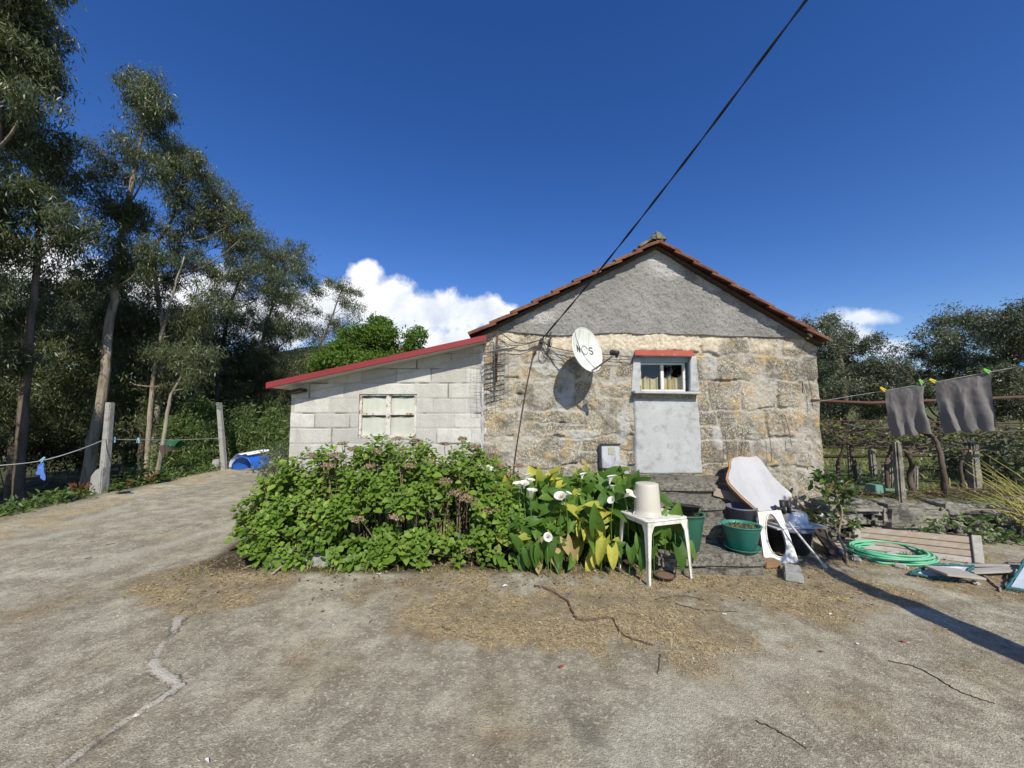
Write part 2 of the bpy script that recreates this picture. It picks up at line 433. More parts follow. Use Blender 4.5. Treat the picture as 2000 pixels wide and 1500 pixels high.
litc = t.mix(t.ramp(t.noise(9, 6, .75), [(.36, 0.), (.64, 1.)]), (.12, .088, .05), (.29, .215, .12))
base = t.mix(t.math('MULTIPLY', t.attr('litter'), t.ramp(t.noise(7, 6, .72), [(.30, .35), (.56, .95)])), base, litc)
strawc = t.mix(t.ramp(t.noise(60, 5, .7), [(.35, 0.), (.65, 1.)]), (.29, .205, .105), (.68, .53, .285))
strawc = t.mix(t.ramp(t.noise(3, 4), [(.54, 0.), (.68, .7)]), strawc, (.22, .16, .095))
sm = t.math('MULTIPLY', aS, t.ramp(t.noise(20, 6, .75), [(.40, .0), (.58, 1.)]))
base = t.mix(sm, base, strawc)
soil = t.mix(t.noise(14, 6, .7), (.035, .026, .018), (.11, .08, .05))
base = t.mix(aB, base, soil)
woodc = t.mix(t.ramp(t.noise(2.2, 6, .7), [(.4, 0.), (.6, 1.)]), (.045, .04, .022), (.07, .095, .03))
woodc = t.mix(t.ramp(t.noise(6, 6, .7), [(.52, 0.), (.64, .8)]), woodc, (.19, .14, .08))
base = t.mix(aW, base, woodc)
fld = t.mix(t.ramp(t.noise(1.3, 6, .7), [(.4, 0.), (.62, 1.)]), (.075, .105, .028), (.15, .13, .06))
base = t.mix(aT, base, fld)
hgt = t.math('ADD', t.math('MULTIPLY', fine, .8), t.math('MULTIPLY', fine2, .9))
hgt = t.math('SUBTRACT', hgt, t.math('MULTIPLY', sp, .35))
bmp = t.bump(hgt, .9, .009)
t.pbr(base, .92, bmp, 0, .2)
go = npmesh('ground', np.stack([X, Y, Z], -1), grid_faces(len(ys), len(xs)), t.m,
            attrs={'litter': straw_mask(X, Y, False), 'track': track, 'straw': straw, 'crackd': np.clip(crackd, -.4, .4), 'wood': wood, 'terrace': ter, 'bed': bed, 'stain': stain3})
tag(go, kind='structure')

# hills
hx = np.linspace(-420, 420, 160); hy = np.linspace(0, 1, 14)
HX, HY = np.meshgrid(hx, hy)
hh = 20+16*fbm(HX*.012+4, HX*0+2, 4, 3)+22*np.exp(-((HX+110)/90)**2)+18*np.exp(-((HX-190)/80)**2)
HZ = hh*np.sin(HY*math.pi/2)+1.5*(fbm(HX*.2, HY*20, 3, 2)-.5)-2
HYY = 170+HY*120
t = NT('hill_wood')
n1 = t.noise(.25, 6, .7)
t.pbr(t.mix(t.ramp(n1, [(.35, 0.), (.65, 1.)]), (.016, .024, .014), (.055, .075, .035)), .95, t.bump(t.noise(.5, 5, .7), 1.0, 3.0), 0, .1)
tag(npmesh('hills', np.stack([HX, HYY, HZ], -1), grid_faces(14, 160), t.m), kind='structure')
# ================================================================ stone house
D = 5.2
XL, XR = -.38, 4.155
house = thing('stone_house', 'old granite cottage with grey rendered gable and terracotta tile roof', 'house', (1.9, 5.2, 0))
AP = at(1287, 465, 5.02); LE = at(923, 646, 5.02); RE = at(1614, 659, 5.02)
def roof_z(x):
    return np.where(x < AP.x, AP.z+(x-AP.x)*(AP.z-LE.z)/(AP.x-LE.x), AP.z+(x-AP.x)*(AP.z-RE.z)/(AP.x-RE.x))
# window opening in the wall
W0 = at(1251, 766, D); W1 = at(1350, 697, D)
xs_ = np.arange(XL, XR+.001, .0115); zs_ = np.arange(0, 2.70, .0115)
gx, gz_ = np.meshgrid(xs_, zs_)
wx = gx+.20*(fbm(gx*2.2, gz_*2.2, 4, 1)-.5)+.03*(fbm(gx*9, gz_*9, 3, 2)-.5); wz = gz_+.19*(fbm(gx*2.2+9, gz_*2.2, 4, 3)-.5)+.03*(fbm(gx*9, gz_*9+4, 3, 4)-.5)
rows = [-.1, .40, .84, 1.22, 1.62, 2.02, 2.38, 2.9]
rr = random.Random(5)
ed = np.full(gx.shape, 9.); tone = np.zeros(gx.shape); tone2 = np.zeros(gx.shape)
for i in range(len(rows)-1):
    x = -.9-rr.random()*.4
    while x < 4.6:
        wdt = rr.choice([.34, .5, .62, .8, .95])*rr.uniform(.85, 1.15); a, b = rows[i], rows[i+1]
        if rr.random() < .26: a2, b2 = a, (a+b)/2
        else: a2, b2 = a, b
        for (q0, q1) in ([(a, b)] if b2 == b else [(a, (a+b)/2), ((a+b)/2, b)]):
            ins = (wx >= x) & (wx < x+wdt) & (wz >= q0) & (wz < q1)
            dx = np.minimum(wx-x, x+wdt-wx); dz = np.minimum(wz-q0, q1-wz)
            c = .05
            e = np.where((dx < c) & (dz < c), c-np.hypot(c-dx, c-dz), np.minimum(dx, dz))
            ed = np.where(ins, e, ed); tone = np.where(ins, rr.random(), tone); tone2 = np.where(ins, rr.random(), tone2)
        x += wdt
jw = .008+.10*np.clip(fbm(gx*1.5+2, gz_*1.5, 4, 6)-.36, 0, 1)*1.5
mort = 1-sst(jw*.55, jw*1.15+.006, ed)
smear = sst(.53, .66, fbm(gx*2.1+8, gz_*2.1, 5, 8)); mort = np.maximum(mort, smear*.9)
stone_h = sst(0, .022, ed)*.012*(1-mort*.75)+.022*(fbm(gx*6, gz_*6, 5, 2)-.5)+.020*(fbm(gx*20, gz_*20, 3, 5)-.5)*(1-.3*mort)+.014*(fbm(gx*48, gz_*48, 2, 3)-.5)
gap = sst(.60, .68, fbm(gx*3.1, gz_*3.1+7, 3, 10))*(1-sst(.006, .02, np.abs(ed-.012)))  # open joints
stone_h = stone_h-.03*gap
lime = sst(-.10, .02, gz_-(2.47+.10*(fbm(gx*3, gz_*3, 4, 4)-.5)))*sst(.25, .5, fbm(gx*2.3+4, gz_*4, 4, 9)+.25*sst(.4, 1.2, gx)-.3*sst(2.5, 2.9, gx))
# pale mortar patches placed where the photograph has them
def blot(px, py, rx, ry, k=1.0):
    c = at(px, py, D); rx *= D/F; ry *= D/F
    q = 1-np.hypot((gx-c.x)/rx, (gz_-c.z)/ry)+.9*(fbm(gx*4, gz_*4, 4, 7)-.5)
    return sst(.05, .3, q)*k
pl = np.zeros(gx.shape)
for q in [(1075, 705, 38, 45), (1100, 760, 22, 60), (1125, 850, 50, 12), (1215, 830, 16, 60), (1205, 905, 26, 30), (1385, 700, 22, 40), (1400, 860, 14, 40)]: pl = np.maximum(pl, blot(*q))
mort = np.maximum(mort, pl); lich = sst(.42, .60, fbm(gx*1.9+1, gz_*1.9+5, 5, 5))*(1-pl)
hh_ = stone_h+.012*pl
gy = D-hh_
edge_n = .03*(fbm(gz_*5, gx*0+1, 3, 3)-.5)
gx2 = np.where(np.arange(len(xs_))[None, :] == len(xs_)-1, gx+edge_n, gx)
cx = (gx[:-1, :-1]+gx[1:, 1:])/2; cz = (gz_[:-1, :-1]+gz_[1:, 1:])/2
keep = ~((cx > W0.x) & (cx < W1.x) & (cz > W0.z) & (cz < W1.z))
t = NT('granite_masonry')
aT, aT2, aM, aL, aLi, aP = [t.attr(k) for k in ('tone', 'tone2', 'mortar', 'lime', 'lichen', 'plas')]
sc = t.ramp(aT, [(0., (.38, .31, .20)), (.3, (.35, .32, .26)), (.6, (.29, .27, .225)), (.82, (.44, .395, .31)), (1., (.46, .31, .15))])
sc = t.mix(t.ramp(t.noise(5, 6, .7), [(.50, 0.), (.64, .8)]), sc, (.44, .30, .14))
sc = t.mix(t.ramp(t.noise(3.4, 6, .75), [(.48, 0.), (.60, .8)]), sc, (.21, .195, .165))
sc = t.mix(t.math('MULTIPLY', aLi, t.ramp(t.noise(30, 5, .8), [(.34, .0), (.54, .9)])), sc, (.10, .093, .08))
grain = t.noise(58, 4, .8)
sc = t.mix(t.ramp(grain, [(.36, .8), (.50, 0.)]), sc, (.13, .11, .085))
sc = t.mix(t.ramp(grain, [(.52, 0.), (.62, .85)]), sc, (.74, .66, .50))
mc = t.mix(t.noise(9, 6, .7), (.37, .345, .295), (.55, .515, .45))
mc = t.mix(t.ramp(t.noise(55, 4, .8), [(.36, .7), (.5, 0.)]), mc, (.24, .21, .165))
sc = t.mix(t.math('MULTIPLY', aM, t.ramp(t.noise(24, 5, .7), [(.33, .55), (.55, 1.)])), sc, mc)
sc = t.mix(t.math('MULTIPLY', aP, t.ramp(t.noise(11, 6, .75), [(.36, .25), (.52, 1.)])), sc, t.mix(t.noise(13, 5, .6), (.36, .35, .32), (.50, .485, .45)))
sc = t.mix(t.ramp(t.noise(2.6, 7, .78), [(.50, 0.), (.62, .82)]), sc, (.135, .12, .095))
sc = t.mix(t.ramp(t.noise(3.7, 6, .7), [(.53, 0.), (.65, .65)]), sc, (.48, .33, .14))
sc = t.mix(aL, sc, t.mix(t.ramp(t.noise(20, 5, .7), [(.4, 0.), (.6, 1.)]), (.66, .60, .47), (.52, .42, .29)))
bm_ = t.bump(t.math('ADD', t.noise(70, 5, .75), t.math('MULTIPLY', t.noise(24, 5, .7), 1.2)), .8, .012)
t.pbr(sc, .95, bm_, 0, .15); M_STONE = t.m
front = npmesh('wall', np.stack([gx2, gy, gz_], -1), grid_faces(len(zs_), len(xs_), keep), M_STONE, house,
       attrs={'tone': tone, 'tone2': tone2, 'mortar': mort, 'lime': lime, 'lichen': lich, 'plas': pl})
# gable render
t = NT('gable_render')
a = t.noise(1.2, 5, .6); b_ = t.noise(46, 5, .75); c_ = t.noise(.8, 5, .65, t.map((1, 1, 2.2)))
col = t.mix(t.ramp(a, [(.38, 0.), (.62, 1.)]), (.25, .24, .22), (.34, .325, .30))
col = t.mix(t.attr('pale'), col, (.52, .51, .48))
col = t.mix(t.ramp(b_, [(.34, .75), (.52, 0.)]), col, (.10, .097, .088))
col = t.mix(t.ramp(c_, [(.52, 0.), (.68, .4)]), col, (.19, .18, .16))
col = t.mix(t.ramp(t.noise(90, 4, .7), [(.56, 0.), (.7, .5)]), col, (.5, .49, .46))
t.pbr(col, .95, t.bump(t.math('ADD', b_, t.math('MULTIPLY', t.noise(18, 5, .7), .8)), 1.0, .016), 0, .12); M_GABLE = t.m
x2 = np.arange(XL, XR+.02, .013); s2 = np.linspace(0, 1, 100)
bx, bs = np.meshgrid(x2, s2)
zb = np.interp(bx, [at(px, 0, D).x for px in (900, 985, 1080, 1190, 1500, 1580, 1600)], [at(1000, py, D).z for py in (640, 648, 658, 653, 660, 668, 668)])+.03*(fbm(bx*4, bx*0, 4, 3)-.5)
zt = np.maximum(roof_z(bx)-.045, zb+.002); bz = zb+(zt-zb)*bs
by = D-.035-.022*(fbm(bx*14, bz*14, 4, 6)-.5)-.014*(fbm(bx*40, bz*40, 2, 1)-.5)-.03*(fbm(bx*1.5, bz*1.5, 2, 2)-.5)
by[0] = D+.02
pale = np.zeros(bx.shape)
for (px, py, rx, ry) in [(1285, 520, 55, 40), (1400, 545, 45, 40), (1500, 620, 50, 30), (1040, 620, 80, 22), (1560, 640, 40, 16)]:
    c = at(px, py, D); q = 1-np.hypot((bx-c.x)/(rx*D/F), (bz-c.z)/(ry*D/F))+1.2*(fbm(bx*2.6, bz*2.6, 5, 7)-.5); pale = np.maximum(pale, sst(.1, .6, q))
npmesh('gable_render', np.stack([bx, by, bz], -1), grid_faces(100, len(x2)), M_GABLE, house, attrs={'pale': pale*.8})
# other walls of the body
M_PLAIN = simple('side_render', (.42, .37, .28), (.30, .26, .2), 4, .95, .6, 40, .01)
side = MB()
side.box((XR-.10, 8.3, 1.28), (.19, 6.18, 2.56)); side.box((XL+.12, 8.3, 1.3), (.19, 6.18, 2.6))
side.prism([(XL+.03, 11.3, 0), (XR-.02, 11.3, 0), (XR-.02, 11.3, 2.5), (AP.x, 11.3, AP.z-.06), (XL+.03, 11.3, 2.6)], (0, .12, 0))
side.build('side_wall', M_PLAIN, house)
tag(side and house.children[-1], 'tan rendered side and back walls')
# roof : courses of tiles, the lower end of each raised over the next
t = NT('terracotta')
a = t.noise(3.2, 5, .6); 
col = t.mix(t.ramp(a, [(.35, 0.), (.65, 1.)]), (.165, .062, .036), (.235, .095, .052))
col = t.mix(t.ramp(t.noise(14, 6, .75), [(.42, 0.), (.62, .9)]), col, (.075, .05, .038))
col = t.mix(t.ramp(t.noise(2.1, 6, .75), [(.56, 0.), (.7, .7)]), col, (.16, .14, .07))
t.pbr(col, .88, t.bump(t.noise(50, 5, .7), .5, .006), 0, .2); M_TILE = t.m
def roof_side(P0, P1, ncourse):
    d = (P1-P0); L = d.length; d.normalize(); nrm = Vector((-d.z, 0, d.x)) if d.x > 0 else Vector((d.z, 0, -d.x))
    y = np.arange(4.99, 11.7, .0275); nw = len(y)
    wave = .017*np.abs(np.sin(math.pi*(y-4.99)/.22))-.006+.004*(fbm(y*1.7, y*0, 2, 3)-.5)
    wave[:3] += np.array([-.015, .004, .006])
    V = []; Fq = []; step = L/ncourse
    for k in range(ncourse):
        j = rr.uniform(-.006, .006)
        a0, a1 = k*step-.04, (k+1)*step+.035+j
        prof = [(a0, .012), (a0+.5*(a1-a0), .034), (a1, .046+j*.5), (a1, .024+j*.5), (a0+.5*(a1-a0), .010), (a0, -.010)]
        n0 = len(V)*1
        blk = []
        for (s_, h) in prof:
            p = np.array(P0)[None, :]+np.array(d)[None, :]*s_+np.array(nrm)[None, :]*(h+wave)[:, None]
            p[:, 1] = y+rr.uniform(-.004, .004); blk.append(p)
        blk = np.array(blk); off = sum(len(b) for b in V); V.append(blk.reshape(-1, 3))
        m_ = len(prof)
        for q in range(m_):
            q2 = (q+1) % m_
            i = np.arange(nw-1)
            Fq.append(np.stack([off+q*nw+i, off+q2*nw+i, off+q2*nw+i+1, off+q*nw+i+1], -1))
        Fq.append(np.array([[off, off+nw, off+4*nw, off+5*nw], [off+nw, off+2*nw, off+3*nw, off+4*nw]]))
    return np.concatenate(V), np.concatenate(Fq)
V1, F1 = roof_side(AP+Vector((0, 0, -.045)), LE+Vector((-.01, 0, -.05)), 9)
V2, F2 = roof_side(AP+Vector((0, 0, -.045)), RE+Vector((.02, 0, -.05)), 9)
roof = npmesh('roof', np.concatenate([V1, V2]), np.concatenate([F1, F2+len(V1)]), M_TILE, house, smooth=False)
M_DARKWOOD = simple('dark_wood', (.07, .05, .035), (.04, .03, .022), 6, .85, .5, 40, .006, stretch=(1, 1, 6))
dk = MB()
for P1 in (LE, RE):
    a = AP+Vector((0, .06, -.075)); b = P1+Vector((0, .06, -.075)); dn = Vector((0, 0, -.022)); dy = Vector((0, 6.5, 0))
    dk.hexa([a+dn, b+dn, b+dn+dy, a+dn+dy], [a, b, b+dy, a+dy])
dk.build('roof_deck', M_DARKWOOD, house)
ms = MB(); M_MOSS = simple('mossy_mortar', (.24, .22, .17), (.12, .12, .05), 14, .95, 1.0, 40, .02, dirt=(.05, .05, .02), dscale=25)
for k in range(26):
    y = 5.0+k*.255
    ms.box((AP.x+rr.uniform(-.012, .012), y+.12, AP.z+.03+rr.uniform(-.008, .008)), (.22, .27, .075), 0, Matrix.Rotation(rr.uniform(-.05, .05), 3, 'X'), .62)
rc = ms.build('ridge_cap', M_MOSS, roof, rough=.012, sub=1)
mm = MB(); c = at(1285, 464, 5.02); mm.box(c+Vector((0, .06, .018)), (.13, .2, .10), .3, None, .6)
mm.prism([at(1253, 481, 4.985), at(1281, 464, 4.985), at(1281, 458, 4.985), at(1262, 469, 4.985), at(1249, 479, 4.985)], (0, .18, 0))
mm.build('mortar_lump', M_MOSS, roof, rough=.02, sub=3)

# window
M_WHITEP = simple('flaking_white_paint', (.72, .71, .68), (.60, .58, .54), 10, .6, .3, 60, .004, dirt=(.30, .20, .13), dscale=22, dlo=.60, dhi=.68)
M_BLUEP = simple('old_blue_paint', (.20, .36, .50), (.30, .42, .50), 8, .6, .3, 50, .004, dirt=(.45, .43, .40), dscale=9)
M_SMOOTH = simple('smooth_cement', (.47, .475, .465), (.385, .39, .38), 4, .92, .5, 40, .008, dirt=(.29, .29, .28), dscale=9, dlo=.50, dhi=.68)
M_REDM = simple('red_metal', (.36, .085, .055), (.28, .06, .045), 5, .55, .15, 40, .003, dirt=(.42, .17, .13), dscale=7)
M_FASC = simple('red_fascia', (.25, .036, .036), (.205, .03, .03), 2, .5, .1, 40, .002)
t = NT('window_glass')
lw_ = t.n('ShaderNodeLayerWeight', {0: .5}).outputs['Facing']
t.out(t.n('ShaderNodeMixShader', {0: t.math('ADD', t.math('MULTIPLY', t.math('POWER', lw_, 3.0), .7), .045), 1: t.n('ShaderNodeBsdfTransparent', {0: (.86, .89, .88, 1)}).outputs[0], 2: t.n('ShaderNodeBsdfGlossy', {'Roughness': .02, 'Color': (.9, .92, .95, 1)}).outputs[0]}).outputs[0])
M_GLASS = t.m
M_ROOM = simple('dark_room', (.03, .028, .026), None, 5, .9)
def curtain(x0, x1, z0, z1, y, fold=.03, amp=.016, sag=.0):
    n, m_ = 60, 10; u = np.linspace(0, 1, n); v = np.linspace(0, 1, m_); Uu, Vu = np.meshgrid(u, v)
    xx = x0+(x1-x0)*Uu; top = z1-sag*np.abs(np.sin(Uu*5+1)); zz = z0+(top-z0)*Vu
    yy = y+amp*np.sin(xx/fold*2.2+.6*np.sin(xx*31))+.3*amp*np.sin(xx/fold*6)
    return np.stack([xx, yy, zz], -1), grid_faces(m_, n)
win = thing('window', None, None); win.name = 'window'; del_keys = [k for k in win.keys()]
win.parent = house; win.location = Vector((0, 0, 0))
def boxw(mb, x0, x1, y0, y1, z0, z1): mb.box(((x0+x1)/2, (y0+y1)/2, (z0+z1)/2), (abs(x1-x0), abs(y1-y0), abs(z1-z0))); return mb
rev = MB()
boxw(rev, W0.x-.03, W0.x, D-.012, D+.2, W0.z-.02, W1.z+.03); boxw(rev, W1.x, W1.x+.03, D-.012, D+.2, W0.z-.02, W1.z+.03)
boxw(rev, W0.x+.001, W1.x-.001, D-.012, D+.2, W1.z, W1.z+.03)
rev.build('reveal', M_SMOOTH, win)
br = MB(); boxw(br, W1.x-.014, W1.x-.001, D+.03, D+.17, W0.z+.012, W1.z-.03); boxw(br, W0.x+.02, W1.x-.016, D+.04, D+.1, W1.z-.07, W1.z-.002); br.build('lining', M_BLUEP, win)
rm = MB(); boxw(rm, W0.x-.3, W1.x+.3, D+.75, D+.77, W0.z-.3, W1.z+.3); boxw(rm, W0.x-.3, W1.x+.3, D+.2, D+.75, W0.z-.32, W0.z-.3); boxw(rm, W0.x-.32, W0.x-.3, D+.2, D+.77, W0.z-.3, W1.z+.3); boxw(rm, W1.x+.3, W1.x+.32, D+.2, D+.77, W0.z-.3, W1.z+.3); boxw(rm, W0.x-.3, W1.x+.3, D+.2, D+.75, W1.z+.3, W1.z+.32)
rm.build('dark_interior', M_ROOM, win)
fx0, fx1, fz0, fz1, fy = W0.x+.012, W1.x-.052, W0.z+.004, W1.z-.072, D+.10
fm = MB(); s_ = .036
for (a, b_, c_, d_) in [(fx0, fx1, fz0, fz0+s_), (fx0, fx1, fz1-s_*.7, fz1)]: boxw(fm, a, b_, fy-.02, fy+.02, c_, d_)
for (a, b_) in [(fx0, fx0+s_*.8), (fx1-s_, fx1), ((fx0+fx1)/2-.02, (fx0+fx1)/2+.022)]: boxw(fm, a, b_, fy-.021, fy+.021, fz0+s_, fz1-s_*.7)
wf = fm.build('window_frame', M_WHITEP, win, bevel=.004)
xm = (fx0+fx1)/2
for a, b_ in ((fx0+s_*.8, xm-.02), (xm+.022, fx1-s_)):
    p = MB(); p.add([(a-.004, fy, fz0+s_-.004), (b_+.004, fy, fz0+s_-.004), (b_+.004, fy, fz1-s_*.7+.004), (a-.004, fy, fz1-s_*.7+.004)], [(0, 1, 2, 3)]); p.build('pane', M_GLASS, win)
M_CURT = simple('yellowed_curtain', (.56, .47, .28), (.44, .36, .2), 9, .85, .2, 80, .003)
for a, b_ in ((fx0+.02, xm-.03), (xm+.03, fx1-.02)):
    V, Fq = curtain(a, b_, fz0, fz1-.15-.02*rr.random(), fy+.07, .03, .018, .05); npmesh('curtain', V, Fq, M_CURT, win)
sl = MB(); sill_a = at(1237, 770, 5.12); sill_b = at(1366, 772, 5.12)
sl.box(((sill_a.x+sill_b.x)/2, 5.15, W0.z-.012), (sill_b.x-sill_a.x, .20, .034), 0, Matrix.Rotation(.015, 3, 'Y'))
sl.build('sill', M_SMOOTH, win, bevel=.006, rough=.003, sub=2)
lf = MB(); a = at(1240, 694, 5.08); b_ = at(1356, 696, 5.08); a2 = at(1241, 690, 5.2); b2 = at(1353, 690, 5.2)
lf.hexa([a, b_, Vector((b2.x, 5.2, b2.z)), Vector((a2.x, 5.2, a2.z))], [a+Vector((0, 0, .012)), b_+Vector((0, 0, .012)), Vector((b2.x, 5.2, b2.z+.05)), Vector((a2.x, 5.2, a2.z+.05))])
lf.build('flashing', M_REDM, win)
# smooth cement round the window and the walled up doorway below it
def slab(name, poly_px, y0, mat, parent, n=40, seed=0, amp=.004):
    P = [at(px, py, y0) for px, py in poly_px]     # quad: bl, br, tr, tl
    uu, vv = np.meshgrid(np.linspace(0, 1, n), np.linspace(0, 1, n))
    q = [np.array(p) for p in P]
    V = (q[0][None, None]*((1-uu)*(1-vv))[..., None]+q[1][None, None]*(uu*(1-vv))[..., None]+q[2][None, None]*(uu*vv)[..., None]+q[3][None, None]*((1-uu)*vv)[..., None])
    edge = np.minimum(np.minimum(uu, 1-uu), np.minimum(vv, 1-vv))
    V[..., 0] += .02*(fbm(V[..., 2]*5, V[..., 2]*0+seed, 4, seed)-.5)*(1-sst(0, .1, np.minimum(uu, 1-uu))); V[..., 2] += .02*(fbm(V[..., 0]*5, V[..., 0]*0+seed, 4, seed+1)-.5)*(1-sst(0, .1, np.minimum(vv, 1-vv)))
    V[..., 1] = y0+.05*(1-sst(0, .03, edge))+amp*(fbm(V[..., 0]*7, V[..., 2]*7, 4, seed+2)-.5)
    return npmesh(name, V, grid_faces(n, n), mat, parent)
slab('doorway_infill', [(1240, 929), (1376, 929), (1366, 776), (1236, 776)], D-.034, M_SMOOTH, house, 60, 3)
slab('window_surround', [(1233, 768), (1251.5, 768), (1251.5, 694), (1237, 694)], D-.030, M_SMOOTH, win, 24, 5)
slab('window_surround', [(1349, 768), (1367, 768), (1360, 694), (1349, 694)], D-.030, M_SMOOTH, win, 24, 6)
# plinth under the doorway
M_ROUGHC = simple('rough_dark_concrete', (.24, .215, .175), (.15, .135, .11), 8, .95, 1.0, 50, .02, dirt=(.06, .055, .048), dscale=9, dlo=.48, dhi=.62)
p = MB(); a = at(1238, 958, 5.08); b_ = at(1400, 930, 5.08); p.box(((a.x+b_.x)/2, 5.15, (a.z+b_.z)/2-.02), (b_.x-a.x, .22, b_.z-a.z+.04)); p.build('plinth', M_ROUGHC, house, rough=.016, sub=5)
# meter box
M_PLASTG = simple('weathered_grey_plastic', (.42, .43, .45), (.52, .53, .55), 12, .6, .2, 60, .003, dirt=(.16, .16, .17), dscale=10, dlo=.5, dhi=.66, stretch=(1, 1, .4))
M_BLACK = simple('black_plastic', (.022, .022, .024), (.035, .035, .037), 8, .5, .1, 60, .002)
mbx = MB(); a = at(1173, 916, 5.12); b_ = at(1210, 867, 5.12); boxw(mbx, a.x, b_.x, 5.115, 5.205, a.z, b_.z); mb_ = mbx.build('meter_box', M_PLASTG, house, bevel=.006)
q = MB(); boxw(q, a.x+.015, b_.x-.012, 5.104, 5.116, a.z+.012, b_.z-.03); q.build('door', M_PLASTG, mb_, bevel=.004)
q = MB(); boxw(q, a.x-.006, b_.x+.006, 5.09, 5.125, b_.z-.012, b_.z+.006); boxw(q, a.x-.002, a.x+.013, 5.10, 5.116, a.z, b_.z-.013); boxw(q, a.x-.002, b_.x+.004, 5.10, 5.117, a.z-.008, a.z+.008); q.build('rim', M_BLACK, mb_)
q = MB(); c = at(1188, 888, 5.1); d_ = at(1200, 874, 5.1); boxw(q, c.x, d_.x, 5.098, 5.106, c.z, d_.z); q.build('inspection_window', simple('yellowed_window', (.42, .41, .30), (.34, .33, .26), 20, .3), mb_)
lm = MB(); c = at(1580, 656, 5.12); lm.lathe([(0, -.042), (.022, -.036), (.038, -.015), (.04, 0), (.036, .018), (.024, .034), (.0, .04)], 16, c); lp = lm.build('lamp', simple('cream_glass', (.72, .70, .52), (.66, .64, .48), 6, .35), house)
q = MB(); q.tube([c+Vector((0, 0, .03)), c+Vector((.005, .03, .075))], .012); q.build('lamp_holder', M_BLACK, lp)

# ================================================================ block shed
shed = thing('block_shed', 'whitewashed concrete block lean-to with a red edged sloping roof', 'shed', (-1.7, 5.25, 0))
YS = 5.245
SL = at(519, 748, 4.95); SR = at(950, 654.5, 4.95)
def sroof(x): return SL.z+(x-SL.x)*(SR.z-SL.z)/(SR.x-SL.x)
sx0, sx1 = -3.012, -.375
SW0 = at(699, 856, YS); SW1 = at(814, 769, YS)
ax_ = np.arange(sx0, sx1+.012, .0125); sv = np.arange(0, 2.6, .0125); gx, gz_ = np.meshgrid(ax_, sv)
zc = gz_-1.564+.006*(fbm(gx*3, gz_*3, 3, 2)-.5); H = .205
row = np.floor(zc/H); fz = zc/H-row
zn = np.minimum(fz, 1-fz)*H
Lb = .475; xo = gx+np.where(row.astype(int) % 2 == 0, .12, .12+Lb/2)+.05*np.sin(row*7.3)+.004*(fbm(gx*9, gz_*9, 2, 1)-.5)
bi = np.floor(xo/Lb); fxx = xo/Lb-bi; xn = np.minimum(fxx, 1-fxx)*Lb
tone = _T[2][(row.astype(int)*7) & 255, (bi.astype(int)*13) & 255]
n_ = fbm(gx*5, gz_*5, 4, 4)
jn = np.minimum(zn, xn+.001)
joint = (1-sst(.002, .009, jn))*sst(.30, .55, fbm(gx*3.3, gz_*3.3, 4, 7)+.12)
crk = (1-sst(.0, .008, jn))*sst(.47, .60, fbm(gx*4.3+3, gz_*4.3, 3, 9))
lintel = (gx > SW0.x-.06) & (gx < SW1.x+.3) & (gz_ > SW1.z-.005) & (gz_ < SW1.z+.13)
joint = np.where(lintel, joint*.15, joint); crk = np.where(lintel, 0, crk)
hgt = -.008*joint-.02*crk+.004*(fbm(gx*25, gz_*25, 3, 2)-.5)+.006*(n_-.5)+.004*tone
rim = (np.abs(gx-SW0.x+.03) < .035) | (np.abs(gx-SW1.x-.03) < .03)
gy = YS-hgt
cx = (gx[:-1, :-1]+gx[1:, 1:])/2; cz = (gz_[:-1, :-1]+gz_[1:, 1:])/2
keep = ~((cx > SW0.x) & (cx < SW1.x) & (cz > SW0.z) & (cz < SW1.z)) & (cz < sroof(cx)-.03)
t = NT('whitewashed_blocks')
aJ, aC, aT = t.attr('joint'), t.attr('crk'), t.attr('tone')
col = t.ramp(aT, [(0., (.44, .42, .375)), (.5, (.52, .50, .45)), (1., (.59, .57, .515))])
col = t.mix(t.ramp(t.noise(3.5, 6, .7), [(.45, 0.), (.66, .7)]), col, (.40, .385, .35))
col = t.mix(t.ramp(t.noise(80, 4, .75), [(.34, .6), (.46, 0.)]), col, (.25, .24, .215))
col = t.mix(t.ramp(t.noise(1.6, 6, .7, t.map((1, 1, .5))), [(.58, 0.), (.72, .6)]), col, (.62, .61, .585))
col = t.mix(t.ramp(t.noise(1.4, 6, .7, t.map((7, 1, .55))), [(.52, 0.), (.70, .55)]), col, (.36, .34, .30))
col = t.mix(t.math('MULTIPLY', aJ, .5), col, (.27, .26, .24)); col = t.mix(aC, col, (.07, .065, .06))
t.pbr(col, .95, t.bump(t.math('ADD', t.noise(75, 5, .75), t.noise(22, 4, .7)), .65, .007), 0, .15)
M_BLOCK = t.m
npmesh('wall', np.stack([gx, gy, gz_], -1), grid_faces(len(sv), len(ax_), keep), M_BLOCK, shed, attrs={'joint': joint, 'crk': crk, 'tone': tone})
q = MB(); q.prism([(sx0, YS+.005, 0), (sx0, 11.2, 0), (sx0, 11.2, float(sroof(sx0))-.05), (sx0, YS+.005, float(sroof(sx0))-.05)], (.15, 0, 0)); q.prism([(sx0+.15, 11.05, 0), (sx1, 11.05, 0), (sx1, 11.05, float(sroof(sx1))-.05), (sx0+.15, 11.05, float(sroof(sx0+.15))-.05)], (0, .15, 0))
q.build('side_wall', M_BLOCK, shed)
